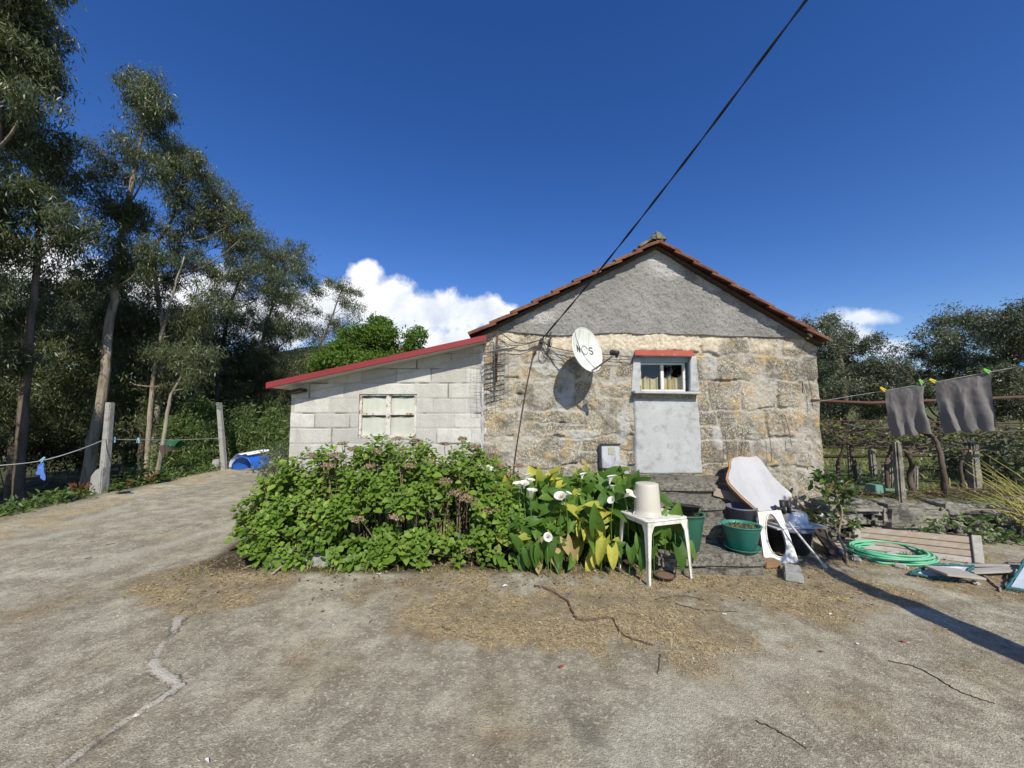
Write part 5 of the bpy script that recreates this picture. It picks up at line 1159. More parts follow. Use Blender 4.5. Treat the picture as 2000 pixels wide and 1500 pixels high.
c = gp(184, 970, 0); c.z = gz(c.x, c.y); q = MB(); q.add([], []); P_ = [Vector((-.13, 0, -.1)), Vector((.10, 0, -.1)), Vector((.11, 0, .50)), Vector((-.02, 0, .46)), Vector((-.11, 0, .33))]; q.prism(P_, (0, .16, 0)); o = q.build('stone_stub', M_CONC, None, bevel=.015, rough=.008, sub=3); o.location = c+Vector((-.03, .03, 0)); tag(o, 'broken concrete stub leaning on the nearer post', 'stub')
c = gp(422, 920, 0); q = MB(); q.box((0, 0, .1), (.2, .16, .34), .1, None, .9); o = q.build('stone_stub', M_CONC, None, bevel=.02, rough=.012, sub=4); o.location = (c.x-.03, c.y+.05, gz(c.x, c.y)); tag(o, 'mossy concrete stub at the foot of the farther post', 'stub')
w1 = at(206, 858, b1.y); w2 = at(430, 856, b2.y)
M_LINE = simple('pale_line', (.55, .55, .54), None, 5, .5)
cable('washing_line', [at(-60, 910, 5.6), at(0, 909, 5.75), at(80, 900, 6.2), at(150, 880, 6.7), w1], .007, 'pale rope sagging from the nearer post out to the left', M_LINE)
cable('washing_line', [w1, w1.lerp(w2, .5)+Vector((0, 0, -.03)), w2], .007, 'pale line stretched between the two concrete posts', M_LINE)
def cloth(name, lb, TL, TR, BR, BL, mat, amp=.03, nf=4, nu=40, nv=40, cat='cloth', seed=0, y_bulge=.0, grp=None):
    u, v = np.meshgrid(np.linspace(0, 1, nu), np.linspace(0, 1, nv)); q = [np.array(p) for p in (TL, TR, BR, BL)]
    V = (q[0]*((1-u)*(1-v))[..., None]+q[1]*(u*(1-v))[..., None]+q[2]*(u*v)[..., None]+q[3]*((1-u)*v)[..., None])
    f = np.sin(u*nf*6.28+seed+1.2*np.sin(v*2+seed)+u*3)*v**.8*(.35+.65*np.abs(u-.5)*2)
    V[..., 1] += amp*f+y_bulge*np.sin(v*3.1)-amp*.8*(fbm(u*5+seed, v*4, 3, 3)-.5)*2
    V[..., 2] += -.02*np.sin(u*3.14)*(1-v)+.015*np.cos(u*nf*6.28+seed)*v; V[..., 0] += .3*amp*np.sin(u*nf*6.28*1.3+1)*v
    o = npmesh(name, V, grid_faces(nv, nu), mat); return tag(o, lb, cat, grp)
def clothmat(n, c, c2=None): return simple(n, c, c2 or tuple(x*.9 for x in c), 5, .95, .5, 220, .002, spec=.05)
c = at(80, 905, 6.2); cl = cloth('blue_cloth', 'small blue cloth pegged to the sagging rope at the left', at(79, 902, 6.2), at(86, 901, 6.22), at(85, 937, 6.22), at(68, 918, 6.2), clothmat('blue_cloth', (.10, .20, .55)), .02, 1.5, 16, 16)
M_PEGB = simple('pale_blue_peg', (.35, .55, .68), None, 4, .5); M_PEGY = simple('yellow_peg', (.80, .62, .05), None, 4, .5); M_PEGG = simple('green_peg', (.25, .62, .10), None, 4, .5); M_PEGBL = simple('blue_peg', (.08, .30, .75), None, 4, .5)
def peg(c, ang, mat, lb, s=.075):
    o = thing('clothes_peg', lb, 'peg', c, 'clothes pegs'); 
    for k in (-1, 1):
        q = MB(); q.box((k*s*.13, 0, s*.18), (s*.2, s*.2, s), 0, Matrix.Rotation(-k*.12, 3, 'Y'), .8); j = q.build('jaw', mat, o, local=True, bevel=.002)
    o.rotation_euler = (0, ang, 0)
peg(at(82, 899, 6.2), .7, M_PEGB, 'pale blue peg holding the small blue cloth', .09)
peg(w1.lerp(w2, .055)+Vector((0, 0, -.03)), 0, M_PEGB, 'pale blue peg on the line nearest the first post', .11); peg(w1.lerp(w2, .22)+Vector((0, 0, -.05)), 0, M_PEGB, 'pale blue peg alone on the line between the posts', .11)
g0 = w1.lerp(w2, .55)
# green and white sling hung over the line
sl_ = MB(); bag = thing('sling_bag', 'green and white folded sheet slung over the line by the bright shrub', 'sheet', g0)
V, Fq = [], []; u, v = np.meshgrid(np.linspace(0, 1, 24), np.linspace(-1, 1, 24)); a = at(326, 859, g0.y); b = at(352, 861, g0.y)
xx = a.x+(b.x-a.x)*u; V = np.stack([xx+.12*np.clip(v, 0, 1), g0.y+.16*v, a.z-.02+.02*np.sin(u*3)-.20*np.abs(v)**1.2*(1-.35*u)+.03*np.sin(u*9+v*3)*np.abs(v)], -1)
npmesh('sheet', V, grid_faces(24, 24), clothmat('green_sheet', (.03, .11, .055)), bag)
V2 = V.copy()[:12] if False else np.stack([xx*0+a.x+.06+(b.x-a.x)*.9*u, g0.y-.27+0*u+.01*v, a.z-.03-.10*u-.05*(v+1)*.35-.04*np.sin(u*4)], -1); npmesh('white_edging', V2, grid_faces(24, 24), clothmat('white_sheet', (.7, .72, .72)), bag)
V3 = np.stack([a.x+.12+(b.x-a.x+.2)*u, g0.y-.30+.05*v, a.z-.12-.11*(v+1)*(1-.9*u)+.03*np.sin(u*5)], -1); npmesh('brown_lining', V3, grid_faces(24, 24), clothmat('brown_sheet', (.16, .125, .11)), bag)
# blue plastic shell
c = gp(472, 919, 0); shl = thing('plastic_shell', 'blue and white moulded plastic shell lying at the end of the drive', 'plastic shell', (c.x, c.y, gz(c.x, c.y)))
n, m_ = 30, 14; u, v = np.meshgrid(np.linspace(0, math.pi, n), np.linspace(0, 1, m_)); wv = .44*(1-.5*v**2); hv = .42*(1-.15*v)
th_ = .25
V = np.stack([np.cos(u)*wv+.55*v, v*.85, np.sin(u)**.8*hv+.05*v], -1); o = npmesh('blue_hull', V, grid_faces(m_, n), simple('bright_blue_plastic', (.02, .12, .50), (.02, .10, .42), 3, .35, .05, spec=.5, dirt=(.08, .14, .3), dscale=5, dlo=.6), shl, local=True)
V = np.stack([np.cos(u)*(wv*1.08+.02)+.50*v-.05, v*.9-.03+.03*np.sin(u), np.sin(u)**.7*hv*1.0+.09+.16*v*np.sin(u)+.03*np.sin(u*7)*np.sin(u)], -1)[:, 9:]; npmesh('white_shell', V, grid_faces(m_, n-9), simple('white_moulded_plastic', (.72, .73, .74), (.6, .61, .62), 4, .5, .2, 10, .01), shl, local=True)
q = MB(); q.tube([(-.44, -.01, 0), (-.41, -.01, .2), (-.25, -.01, .36), (0, -.01, .43), (.25, -.01, .36), (.41, -.01, .2), (.44, -.01, 0)], .02, 6); q.tube([(-.46, -.02, .02), (.46, -.02, .02)], .012, 6); q.build('rim', bpy.data.materials['bright_blue_plastic'], shl, local=True)

shl.scale = (.64, .64, .86)
# --- right side : rails, washing, posts
M_TOW = clothmat('taupe_towel', (.195, .18, .168), (.175, .16, .15))
lineL = at(1588, 786, 5.16); lineR = at(2080, 700, 3.7)
def lp2(px):
    a, b = lineL, lineR; lo, hi = 0., 1.
    for _ in range(40):
        mid = (lo+hi)/2; p = a.lerp(b, mid); X_ = 1000+F*p.x/(p.y*math.cos(TH)+(p.z-HC)*math.sin(TH))
        if X_ < px: lo = mid
        else: hi = mid
    return a.lerp(b, lo)
cable('washing_line', [lineL, lineL.lerp(lineR, .5)+Vector((0, 0, -.01)), lineR, lineR.lerp(lineL, -.6)], .0035, 'thin washing line rising right from the cottage corner', M_LINE)
T1, T2, T3, T4 = lp2(1728), lp2(1805), lp2(1828), lp2(1937)
cloth('towel', 'smaller grey brown towel pegged nearer the cottage', T1, T2, at(1815, 846, T2.y-.08), at(1744, 852, T1.y-.05), M_TOW, .026, 2.2, 60, 50, 'towel', 1.3, .02, 'towels on the line')
cloth('towel', 'larger grey brown towel pegged at the right end of the line', T3, T4, at(1957, 838, T4.y-.10), at(1848, 845, T3.y-.05), M_TOW, .03, 2.6, 70, 50, 'towel', 2.6, .03, 'towels on the line')
for (px, an, m_, lb) in [(1725, -.9, M_PEGY, 'yellow peg at the left corner of the smaller towel'), (1799, -.5, M_PEGG, 'green peg at the right corner of the smaller towel'), (1822, -1.1, M_PEGY, 'yellow peg at the left corner of the larger towel'), (1928, -1.0, M_PEGG, 'green peg at the right corner of the larger towel'), (1999, -1.2, M_PEGBL, 'blue peg alone on the line beyond the larger towel')]:
    peg(lp2(px)+Vector((0, -.005, .004)), an, m_, lb, .072)
def rail(pts, r, lb, mat=M_RUST, name='iron_rail', grp='rusty rails of the vine trellis'):
    q = MB(); q.tube(pts, r, 8); tag(q.build(name, mat, None), lb, 'rail', grp)
rail([at(1583, 782, 5.19), at(1700, 787, 5.2), at(2100, 771, 5.2)], .020, 'thick rusty iron rail running right from the cottage wall')
rail([at(1604, 822, 5.6), at(1745, 823, 5.6), at(2100, 828, 5.7)], .010, 'thin rusty rail just below the thick rail')
rail([at(1606, 892, 7.4), at(1800, 890, 7.4), at(2060, 886, 7.4)], .028, 'dark timber rail low behind the mossy posts', M_DARKWOOD)
rail([at(1608, 873, 8.6), at(1700, 874, 8.6), at(1960, 872, 8.6)], .03, 'dark timber rail farthest back among the vines', M_DARKWOOD)
posts = [(1667, 938, 1660, 850, .075, 'slim lichened granite post left of the green box'), (1712, 932, 1706, 877, .10, 'short grey granite post half way back in the vineyard'), (1637, 941, 1633, 903, .05, 'thin stake beside the cottage corner'), (1745, 950, 1743, 890, .07, 'dark slim post left of the thick mossy post'), (1766, 976, 1756, 860, .095, 'thick mossy granite post standing behind the stone wall'), (1792, 957, 1792, 911, .06, 'short dark post right of the thick mossy post'), (1915, 954, 1906, 862, .135, 'broad pale granite post under the larger towel'), (1682, 946, 1681, 905, .03, 'thin stake left of the green box'), (1726, 945, 1725, 906, .035, 'thin stake right of the green box'), (1700, 925, 1700, 880, .03, 'thin far stake in the sunlit grass'), (1800, 900, 1800, 868, .05, 'far pale stake in the middle of the grass'), (1845, 905, 1842, 868, .05, 'far pale stake at the right of the grass'), (1686, 893, 1686, 865, .05, 'far pale stake at the left of the grass')]
for (pb, yb, pt, yt, w_, lb) in posts:
    b = gp(pb, yb, .42); b.z = gz(b.x, b.y)-.05; tt_ = at(pt, yt, b.y); o = thing('trellis_post', lb, 'post', b, 'posts of the vine trellis'); q = MB(); k = 6
    h = Vector((w_/2, 0, 0)); d = Vector((0, w_, 0)); q.hexa([b-h, b+h, b+h+d, b-h+d], [tt_-h*.85, tt_+h*.85, tt_+h*.85+d*.85, tt_-h*.85+d*.85])
    q.build('shaft', M_GRAN if w_ > .055 else M_GREYW, o, bevel=min(.02, w_*.25), rough=.012 if w_ > .06 else .004, sub=4)
M_VINE = simple('vine_bark', (.13, .10, .075), (.08, .062, .05), 14, .95, .8, 40, .01)
M_VLEAF = leafmat('young_vine_leaf', (.14, .19, .03), (.28, .32, .06), (.36, .34, .10), .4, .5, .3)
def vine(lb, pts, r, arms):
    b = gp(*pts[0], .42); P = [Vector((b.x, b.y, gz(b.x, b.y)-.03))]+[at(px, py, b.y+.1*rr.uniform(-1, 1)) for px, py in pts[1:]]; o = thing('vine', lb, 'vine', P[0], 'vines on the trellis'); q = MB(); S_ = smooth_path(P, 5)
    q.tube([p+Vector((rr.uniform(-.012, .012), 0, 0)) for p in S_], [r*(1.2-.5*i/len(S_)) for i in range(len(S_))], 7)
    q.build('trunk', M_VINE, o); q = MB(); LP = []
    for arm in arms:
        A = smooth_path([S_[-1]]+[at(px, py, b.y+rr.uniform(-.3, .3)) for px, py in arm], 6); A = [p+Vector((rr.uniform(-.015, .015), rr.uniform(-.02, .02), rr.uniform(-.02, .02))) for p in A]
        q.tube(A, [r*.55*(1-.6*i/len(A)) for i in range(len(A))], 6)
        for p in A[2:]:
            if rr.random() < .8:
                e = p+Vector((rr.uniform(-.2, .2), rr.uniform(-.3, .3), rr.uniform(-.12, .16))); q.tube([p, (p+e)/2+Vector((0, 0, .03)), e], .004, 4, False)
                for _ in range(rr.randint(0, 5)): LP.append(np.array(e)+RS.normal(size=3)*.03)
    q.build('branches', M_VINE, o)
    if LP: L = RS.uniform(.025, .055, len(LP)); leaves('foliage', LP, RS.normal(size=(len(LP), 3)), RS.normal(size=(len(LP), 3)), L, L*.8, M_VLEAF, o, T_OVATE)
vine('pale barked vine trunk rising between the two towels', [(1846, 968), (1842, 920), (1836, 880), (1822, 850)], .032, [[(1780, 843), (1720, 838), (1650, 842), (1612, 845)], [(1880, 838), (1940, 842), (2040, 838)], [(1800, 852), (1740, 850), (1670, 832), (1610, 828)]])
vine('dark twisted vine trunk right of the thick mossy post', [(1785, 960), (1776, 930), (1782, 905), (1770, 885)], .036, [[(1720, 862), (1660, 868), (1610, 862)], [(1830, 858), (1900, 866), (1990, 858)], [(1800, 880), (1850, 876), (1950, 884)]])
vine('thin vine climbing left of the mossy posts', [(1672, 942), (1668, 905), (1662, 870), (1664, 846)], .03, [[(1640, 838), (1612, 834)], [(1700, 840), (1760, 836), (1820, 844)], [(1690, 856), (1740, 866)]])
vine('dark vine against the far timber rail', [(1745, 935), (1748, 910), (1744, 890)], .034, [[(1700, 872), (1650, 880)], [(1790, 876), (1840, 868)]])
for lb, bx0, yb_ in (('tangled vine nearest the cottage corner under the rails', 1640, 945), ('tangled low vine below the smaller towel', 1735, 955), ('tangled vine under the larger towel left of the broad post', 1880, 952)):
    arms_ = [[(bx0+rr.uniform(-90, -40), rr.uniform(826, 880)), (bx0+rr.uniform(-170, -110), rr.uniform(826, 880))] if i % 2 else [(bx0+rr.uniform(40, 90), rr.uniform(826, 880)), (bx0+rr.uniform(110, 180), rr.uniform(826, 880))] for i in range(7)]
    arms_ = [[(max(1606, a), b) for a, b in r] for r in arms_]
    vine(lb, [(bx0, yb_), (bx0-4, 910), (bx0+6, 875), (bx0, 852)], .024, arms_)
gb = gp(1716, 975, .42); c = at(1709, 954, 5.45); gbx = thing('green_box', 'small green metal box on legs behind the stone wall', 'box', (c.x, c.y, gz(c.x, c.y))); q = MB(); q.box(c, (.17, .16, .12), .15, None, .92); q.build('box', simple('faded_green_paint', (.15, .29, .22), (.12, .22, .17), 5, .6, .2, dirt=(.2, .15, .1), dscale=7), gbx, bevel=.006)
for dx in (-.06, .07): q = MB(); q.tube([c+Vector((dx, 0, -.05)), Vector((c.x+dx*1.2, c.y, gz(c.x, c.y)-.02))], .012, 6); q.build('leg', M_DARKWOOD, gbx)
q = MB(); q.box(c+Vector((.26, .02, -.02)), (.36, .03, .03), -.1); q.build('arm', bpy.data.materials['faded_green_paint'], gbx)

# --- retaining wall of rough stones
wl = thing('dry_stone_wall', 'low dry stone retaining wall of big dark granite blocks', 'wall', (6, 4.95, 0)); q = MB()
def rwS(x): return float(rwall(x))
def rock(px0, py0, px1, py1, Yf, dep=.35, tilt=0, top=.94):
    a = at(px0, py1, Yf); b = at(px1, py0, Yf); c = (a+b)/2+Vector((0, dep/2, 0)); q.box(c, (b.x-a.x, dep, b.z-a.z), rr.uniform(-.05, .05), Matrix.Rotation(tilt, 3, 'Y') @ Matrix.Rotation(rr.uniform(-.05, .05), 3, 'Z'), top)
for a in [(1600, 982, 1733, 1006, 4.95, .4, .02), (1735, 990, 1862, 1042, 4.90, .5, .05), (1852, 988, 1962, 1014, 4.88, .5, .02), (1905, 1016, 1956, 1034, 4.9, .4, .0), (1960, 1000, 2030, 1030, 4.82, .4, .1), (1985, 1022, 2060, 1060, 4.8, .4, .12), (2020, 985, 2110, 1020, 4.85, .45, .05),
          (1636, 1008, 1700, 1032, 4.93, .4, -.02), (1702, 1010, 1745, 1036, 4.95, .4, .1), (1600, 1008, 1634, 1036, 4.94, .4, 0), (1602, 1038, 1660, 1064, 4.9, .4, 0), (1664, 1036, 1735, 1066, 4.92, .4, 0), (1740, 1044, 1800, 1072, 4.86, .4, 0), (1804, 1044, 1868, 1074, 4.84, .4, .03), (1864, 1022, 1904, 1046, 4.9, .4, .1), (1872, 1048, 1935, 1082, 4.8, .4, 0), (1908, 1036, 1960, 1062, 4.84, .4, .05), (1940, 1064, 2010, 1096, 4.72, .4, 0), (1962, 1034, 1990, 1062, 4.82, .4, 0), (2014, 1062, 2110, 1100, 4.66, .4, 0), (2066, 1022, 2130, 1062, 4.75, .4, 0)]:
    rock(*a)
q.build('stones', M_GRAN, wl, bevel=.05, rough=.042, sub=6)
# weeds and dead bracken on the wall
P, Dv, Nv, Ls = [], [], [], []
for _ in range(900):
    x = RS.uniform(4.9, 7.2); P.append((x, 4.74+RS.normal()*.05-.03*(x-5), RS.uniform(.0, .34))); Dv.append(RS.normal(size=3)+[0, -.5, .3]); Nv.append(RS.normal(size=3)+[0, -.4, .6]); Ls.append(RS.uniform(.03, .075))
Ls = np.array(Ls); sel = np.array([fbm(np.array([p[0]*3]), np.array([p[2]*4]), 2, 3)[0] > .50 for p in P])
tag(leaves('wall_weeds', np.array(P)[sel], np.array(Dv)[sel], np.array(Nv)[sel], Ls[sel], Ls[sel]*.5, M_WEED, None, T_OVATE), kind='stuff')
M_BRACK = leafmat('dead_bracken_leaf', (.10, .065, .04), (.20, .14, .085), (.34, .27, .17), .1, .85, .1)
n = 700; X_ = RS.uniform(4.6, 7.2, n); Y_ = RS.uniform(5.15, 5.7, n); tag(leaves('dead_bracken', np.stack([X_, Y_, gh(X_, Y_)+RS.uniform(.0, .07, n)], 1), RS.normal(size=(n, 3))*[1, 1, .3], RS.normal(size=(n, 3))+[0, 0, 1], RS.uniform(.08, .25, n), .012, M_BRACK), kind='stuff')
# yellow willow rods
M_ROD = simple('yellow_rod', (.42, .36, .10), (.30, .27, .08), 6, .6)
rods = thing('willow_rods', 'fan of thin yellow green rods leaning over the stone wall', 'branches', at(2040, 1040, 4.7)); q = MB()
for i in range(46):
    b = at(2035+rr.uniform(-20, 60), 1030+rr.uniform(-15, 25), 4.7+rr.uniform(-.1, .1)); e = at(rr.uniform(1835, 1960), rr.uniform(868, 985), 4.9+rr.uniform(-.3, .3)); k = rr.uniform(.45, 1); e = b.lerp(e, k)
    m_ = b.lerp(e, .5)+Vector((0, 0, .06+rr.uniform(-.03, .05))); q.tube(smooth_path([b, m_, e], 5), [.007*(1-.75*j/10) for j in range(11)], 5, False)
q.build('rods', M_ROD, rods)
# wooden box side, hose, net frames, boards
c4 = [gp(1671, 1069, .01), gp(1922, 1103, .01), at(1915, 1050, 4.24), at(1668, 1027, 4.74)]
bx_ = thing('wooden_crate_side', 'long weathered wooden box side standing before the stone wall', 'wooden box', (c4[0]+c4[1])/2)
nP = (c4[1]-c4[0]).cross(c4[3]-c4[0]).normalized(); nP = -nP if nP.y > 0 else nP
def qslab(u0, u1, v0, v1, off, th, name, mat, par):
    q = MB(); P = [bil(u0, v0), bil(u1, v0), bil(u1, v1), bil(u0, v1)]; q.hexa([p+nP*(off-th) for p in P], [p+nP*off for p in P]); return q.build(name, mat, par, bevel=.003, rough=.002, sub=2)
for i, (v0, v1, m_) in enumerate([(0, .215, M_GREYW), (.235, .47, M_WOOD), (.49, .72, M_WOOD), (.74, 1.0, M_WOOD)]): qslab(.035, .965, v0, v1-.0, 0, .02, 'plank', m_, bx_)
qslab(-.005, .055, -.01, 1.01, .028, .026, 'batten', M_GREYW, bx_); qslab(.93, 1.0, -.01, 1.03, .028, .026, 'batten', M_GREYW, bx_)
q = MB(); hc = gp(1737, 1087, 0); 
hs = thing('garden_hose', 'coiled light green garden hose lying on the ground', 'hose', hc); P_ = []
for i in range(11*40):
    a = i/40*2*math.pi; k = i//40; rr0 = .385-.014*(k % 6)+.018*math.sin(k*2.1)+.012*math.sin(a*2+k); ox, oy = .03*math.sin(k*1.7), .03*math.cos(k*2.3)
    P_.append(Vector((hc.x+ox+rr0*math.cos(a), hc.y+oy+rr0*.72*math.sin(a), .016+.011*(k//2)+.012*math.sin(a+k*1.3)+.012)))
t = NT('green_hose'); t.pbr(t.mix(t.ramp(t.noise(3, 2), [(.5, 0.), (.7, 1.)]), (.12, .44, .25), (.22, .50, .30)), .4, None, 0, .4); q.tube(P_, .0105, 7); q.build('coil', t.m, hs)
q = MB(); q.tube(smooth_path([P_[0], gp(1668, 1068, .015), gp(1685, 1080, .015), gp(1715, 1098, .015), gp(1765, 1101, .015)], 6), .011, 7); q.build('loose_end', t.m, hs)
M_NET = simple('teal_netting', (.02, .14, .15), (.03, .09, .10), 40, .7, .4, 120, .004); M_SHEET = simple('bluish_white_sheet', (.52, .58, .63), (.44, .48, .52), 5, .5, .1, 30, .003, dirt=(.3, .3, .28), dscale=6)
def netframe(lb, P, thick=.012):
    n_ = (P[1]-P[0]).cross(P[3]-P[0]).normalized(); n_ = -n_ if n_.z < 0 else n_; o = thing('netted_panel', lb, 'panel', P[0], 'teal edged panels'); q = MB(); c = sum(P, Vector())/4; I = [c+(p-c)*.86 for p in P]
    q.hexa([p-n_*.006 for p in I], I); q.build('sheet', M_SHEET, o)
    q = MB(); K = []
    for a, b in zip(P, P[1:]+P[:1]): K += [a.lerp(b, k/14)+Vector((rr.uniform(-.008, .008), rr.uniform(-.008, .008), rr.uniform(0, .012))) for k in range(14)]
    q.tube(K+[K[0]], [.011+rr.uniform(-.004, .005) for _ in range(len(K)+1)], 6, False); q.build('border', M_NET, o)
netframe('teal edged white panel lying flat below the grey boards', [gp(1777, 1122, .02), gp(1858, 1134, .02), gp(1905, 1106, .10), gp(1822, 1104, .09)])
netframe('teal edged pale panel tilted up at the right picture edge', [gp(1966, 1150, .02), gp(2060, 1166, .02), at(2075, 1085, 3.95), at(2010, 1082, 4.0)])
plank('grey_board', 'wide grey board lying flat on the teal edged panel', 'board', gp(1826, 1114, .10), gp(1900, 1122, .07), .22, .02, M_GREYW)
plank('grey_board', 'narrow grey board lying right of the wide board', 'board', gp(1890, 1116, .06), gp(1982, 1112, .05), .10, .018, M_GREYW)
plank('grey_board', 'pale thin lath lying behind the wide grey board', 'board', gp(1850, 1104, .05), gp(1970, 1104, .05), .05, .015, M_GREYW)
twig([(1890, 1102), (1905, 1115), (1925, 1130), (1950, 1150), (1955, 1158)], .014, 'thick broken dry stem across the grey boards', 'dry_stem', M_WOOD)
for (px, py, s, lb) in [(1640, 1078, .07, 'pale stone beside the young tree stem'), (1672, 1092, .06, 'whitish stone left of the hose'), (1690, 1090, .05, 'pinkish stone inside the hose coil'), (1628, 1088, .05, 'flat pale stone right of the black plank'), (1740, 1086, .06, 'flat slab fragment inside the hose coil'), (1760, 1108, .05, 'small pale stone in front of the hose'), (1875, 1134, .04, 'white chip in front of the grey boards'), (1905, 1140, .04, 'bluish stone chip right of the teal edged panel')]:
    c = gp(px, py, .01); q = MB(); q.box((0, 0, 0), (s*2.2, s*1.4, s*.8), rr.uniform(0, 3), None, .8); o = q.build('loose_stone', simple('pale_stone', (.46, .42, .38), (.36, .33, .29), 9, .95, .6) if 'pale_stone' not in bpy.data.materials else bpy.data.materials['pale_stone'], None, bevel=.012, rough=.01, sub=3); o.location = c+Vector((0, 0, s*.22)); tag(o, lb, 'stone', 'loose stones by the wall')
# stakes against the stone wall, dead stems
for (x0, y0, x1, y1, lb) in [(1416, 850, 1420, 900, 'thin dark stem against the wall left of the board'), (1500, 838, 1507, 902, 'dark stem on the wall above the board'), (1532, 810, 1546, 872, 'leaning dry stem on the wall right of the board'), (1578, 738, 1588, 800, 'dark wire hanging at the right wall corner'), (1455, 848, 1452, 890, 'short dry stem on the wall above the scalloped top')]:
    q = MB(); q.tube(smooth_path([at(x0, y0, 5.14), at((x0+x1)/2+2, (y0+y1)/2, 5.13), at(x1, y1, 5.12)], 4), .004, 5, False); tag(q.build('dry_stem', M_VINE, None), lb, 'stem', 'dry stems on the wall')
# ================================================================ trees
M_EUC = leafmat('eucalyptus_leaf', (.048, .063, .025), (.142, .165, .070), (.28, .29, .15), .25, .42, .45, .86)
M_EUCB = leafmat('bluish_leaf', (.075, .088, .056), (.18, .20, .125), (.29, .30, .205), .22, .42, .45, .9)
M_OAK = leafmat('fresh_oak_leaf', (.075, .15, .022), (.16, .27, .04), (.25, .35, .06), .38, .5, .3)
M_BUSH = leafmat('mimosa_leaf', (.075, .125, .03), (.16, .225, .07), (.27, .33, .125), .3, .5, .3)
t = NT('eucalyptus_bark'); co = t.map((6, 6, .7))
c_ = t.mix(t.ramp(t.noise(1.3, 5, .65, co), [(.4, 0.), (.62, 1.)]), (.34, .29, .22), (.15, .115, .085)); c_ = t.mix(t.ramp(t.noise(2.5, 5, .7, t.map((2, 2, .4))), [(.5, 0.), (.7, .8)]), c_, (.40, .36, .29))
t.pbr(c_, .9, t.bump(t.noise(4, 4, .6, co), .5, .03), 0, .15); M_BARK = t.m
t = NT('dark_bark'); co = t.map((5, 5, .8)); t.pbr(t.mix(t.ramp(t.noise(1.6, 5, .65, co), [(.4, 0.), (.65, 1.)]), (.10, .078, .058), (.20, .155, .12)), .95, t.bump(t.noise(4, 4, .6, co), .6, .03), 0, .1); M_DBARK = t.m
def tree(name, label, trunk, r0, blobs, leafL, leafW, mat, bark, per=46, cl=.34, dens=1.0, droop=1.0, group=None, cat='tree', twigs=True, base=None):
    """trunk: list of points; blobs: (centre, rx, ry, rz)"""
    tp_ = smooth_path(trunk, 6); root = Vector(trunk[0]); o = thing(name, label, cat, root, group); q = MB(); n = len(tp_)
    rads = [r0*(1-.82*(i/(n-1))**1.05)*(1+.25*max(0, 1-i/2.5)) for i in range(n)]
    q.tube([p+Vector((rr.uniform(-1, 1)*r0*.15, rr.uniform(-1, 1)*r0*.15, 0)) for p in tp_], rads, 9)
    P, Dv = [], []
    for (c, rx, ry, rz) in blobs:
        c = Vector(c); best = min(range(n), key=lambda i: (tp_[i]-c).length+1.4*max(0, tp_[i].z-(c.z-.35*math.hypot(tp_[i].x-c.x, tp_[i].y-c.y))))
        s = tp_[best]; rl = min(rads[best]*.5, .02+.025*(rx+rz)); mid = s.lerp(c, .5)+Vector((rr.uniform(-.1, .1), rr.uniform(-.1, .1), -.10*(c-s).length))
        LP = smooth_path([s, mid, c], 4); q.tube(LP, [rl*(1-.75*i/(len(LP)-1)) for i in range(len(LP))], 6, False)
        ncl = max(4, int(dens*6.4*(rx*rz+rx*ry+ry*rz)/(cl*cl)/3.2))
        d = rdir(ncl)*(RS.rand(ncl, 1)**.42)*np.array([rx, ry, rz]); cc = np.array(c)+d
        for k in range(ncl):
            m_ = max(6, int(2.6*per*RS.uniform(.45, 1.3))); sp = cl*RS.uniform(.5, 1.05)
            pp = cc[k]+RS.normal(size=(m_, 3))*np.array([sp*.55, sp*.55, sp*.5]); P.append(pp)
            if twigs and k % 3 == 0:
                e = Vector(cc[k]); a = LP[-3]; q.tube([a, a.lerp(e, .5)+Vector((0, 0, .04)), e], [rl*.28, rl*.2, .004], 4, False)
    P = np.concatenate(P); m_ = len(P); D_ = RS.normal(size=(m_, 3))*.75; D_[:, 2] -= droop
    L = .86*leafL*RS.uniform(.6, 1.25, m_)
    q.build('trunk', bark, o); leaves('crown', P, D_, RS.normal(size=(m_, 3)), L, 1.05*leafW/leafL*L, mat, o, T_LANCE, np.clip(.15+.55*RS.rand(m_)+.28*RS.rand(m_)**3, 0, 1))
    return o
def B(px, py, rpx, rpy, Y, dY=0, ry=None):
    Yc = Y+dY; s = Yc/F; return (at(px, py, Yc), rpx*s, ry if ry is not None else (rpx*s*.9+.1), rpy*s)
def T(pts, Y):
    P = [at(px, py, Y) for px, py in pts]; g = gz(P[0].x, P[0].y); P[0] = Vector((P[0].x, P[0].y, g-.1)); return P
GE = 'eucalyptus trees of the wood'
def jb(lst, Y, spread=.8): return [B(*b, Y, rr.uniform(-spread, spread)) for b in lst]
tree('eucalyptus_tree', 'huge dark eucalyptus filling the upper left corner of the photo', T([(-60, 980), (-40, 700), (-20, 400), (0, 100), (10, -150)], 8.0), .17,
     jb([(20, 20, 95, 70), (70, 60, 50, 50), (95, 145, 32, 36), (30, 120, 80, 60), (60, 190, 45, 40), (0, 210, 80, 50), (-60, 60, 90, 90), (-90, 240, 90, 90), (40, -70, 90, 60), (-70, -90, 120, 80), (-60, 420, 80, 90), (-80, 560, 70, 80)], 8.0, .8), .17, .030, M_EUC, M_BARK, 60, .30, .85, 1.2, GE)
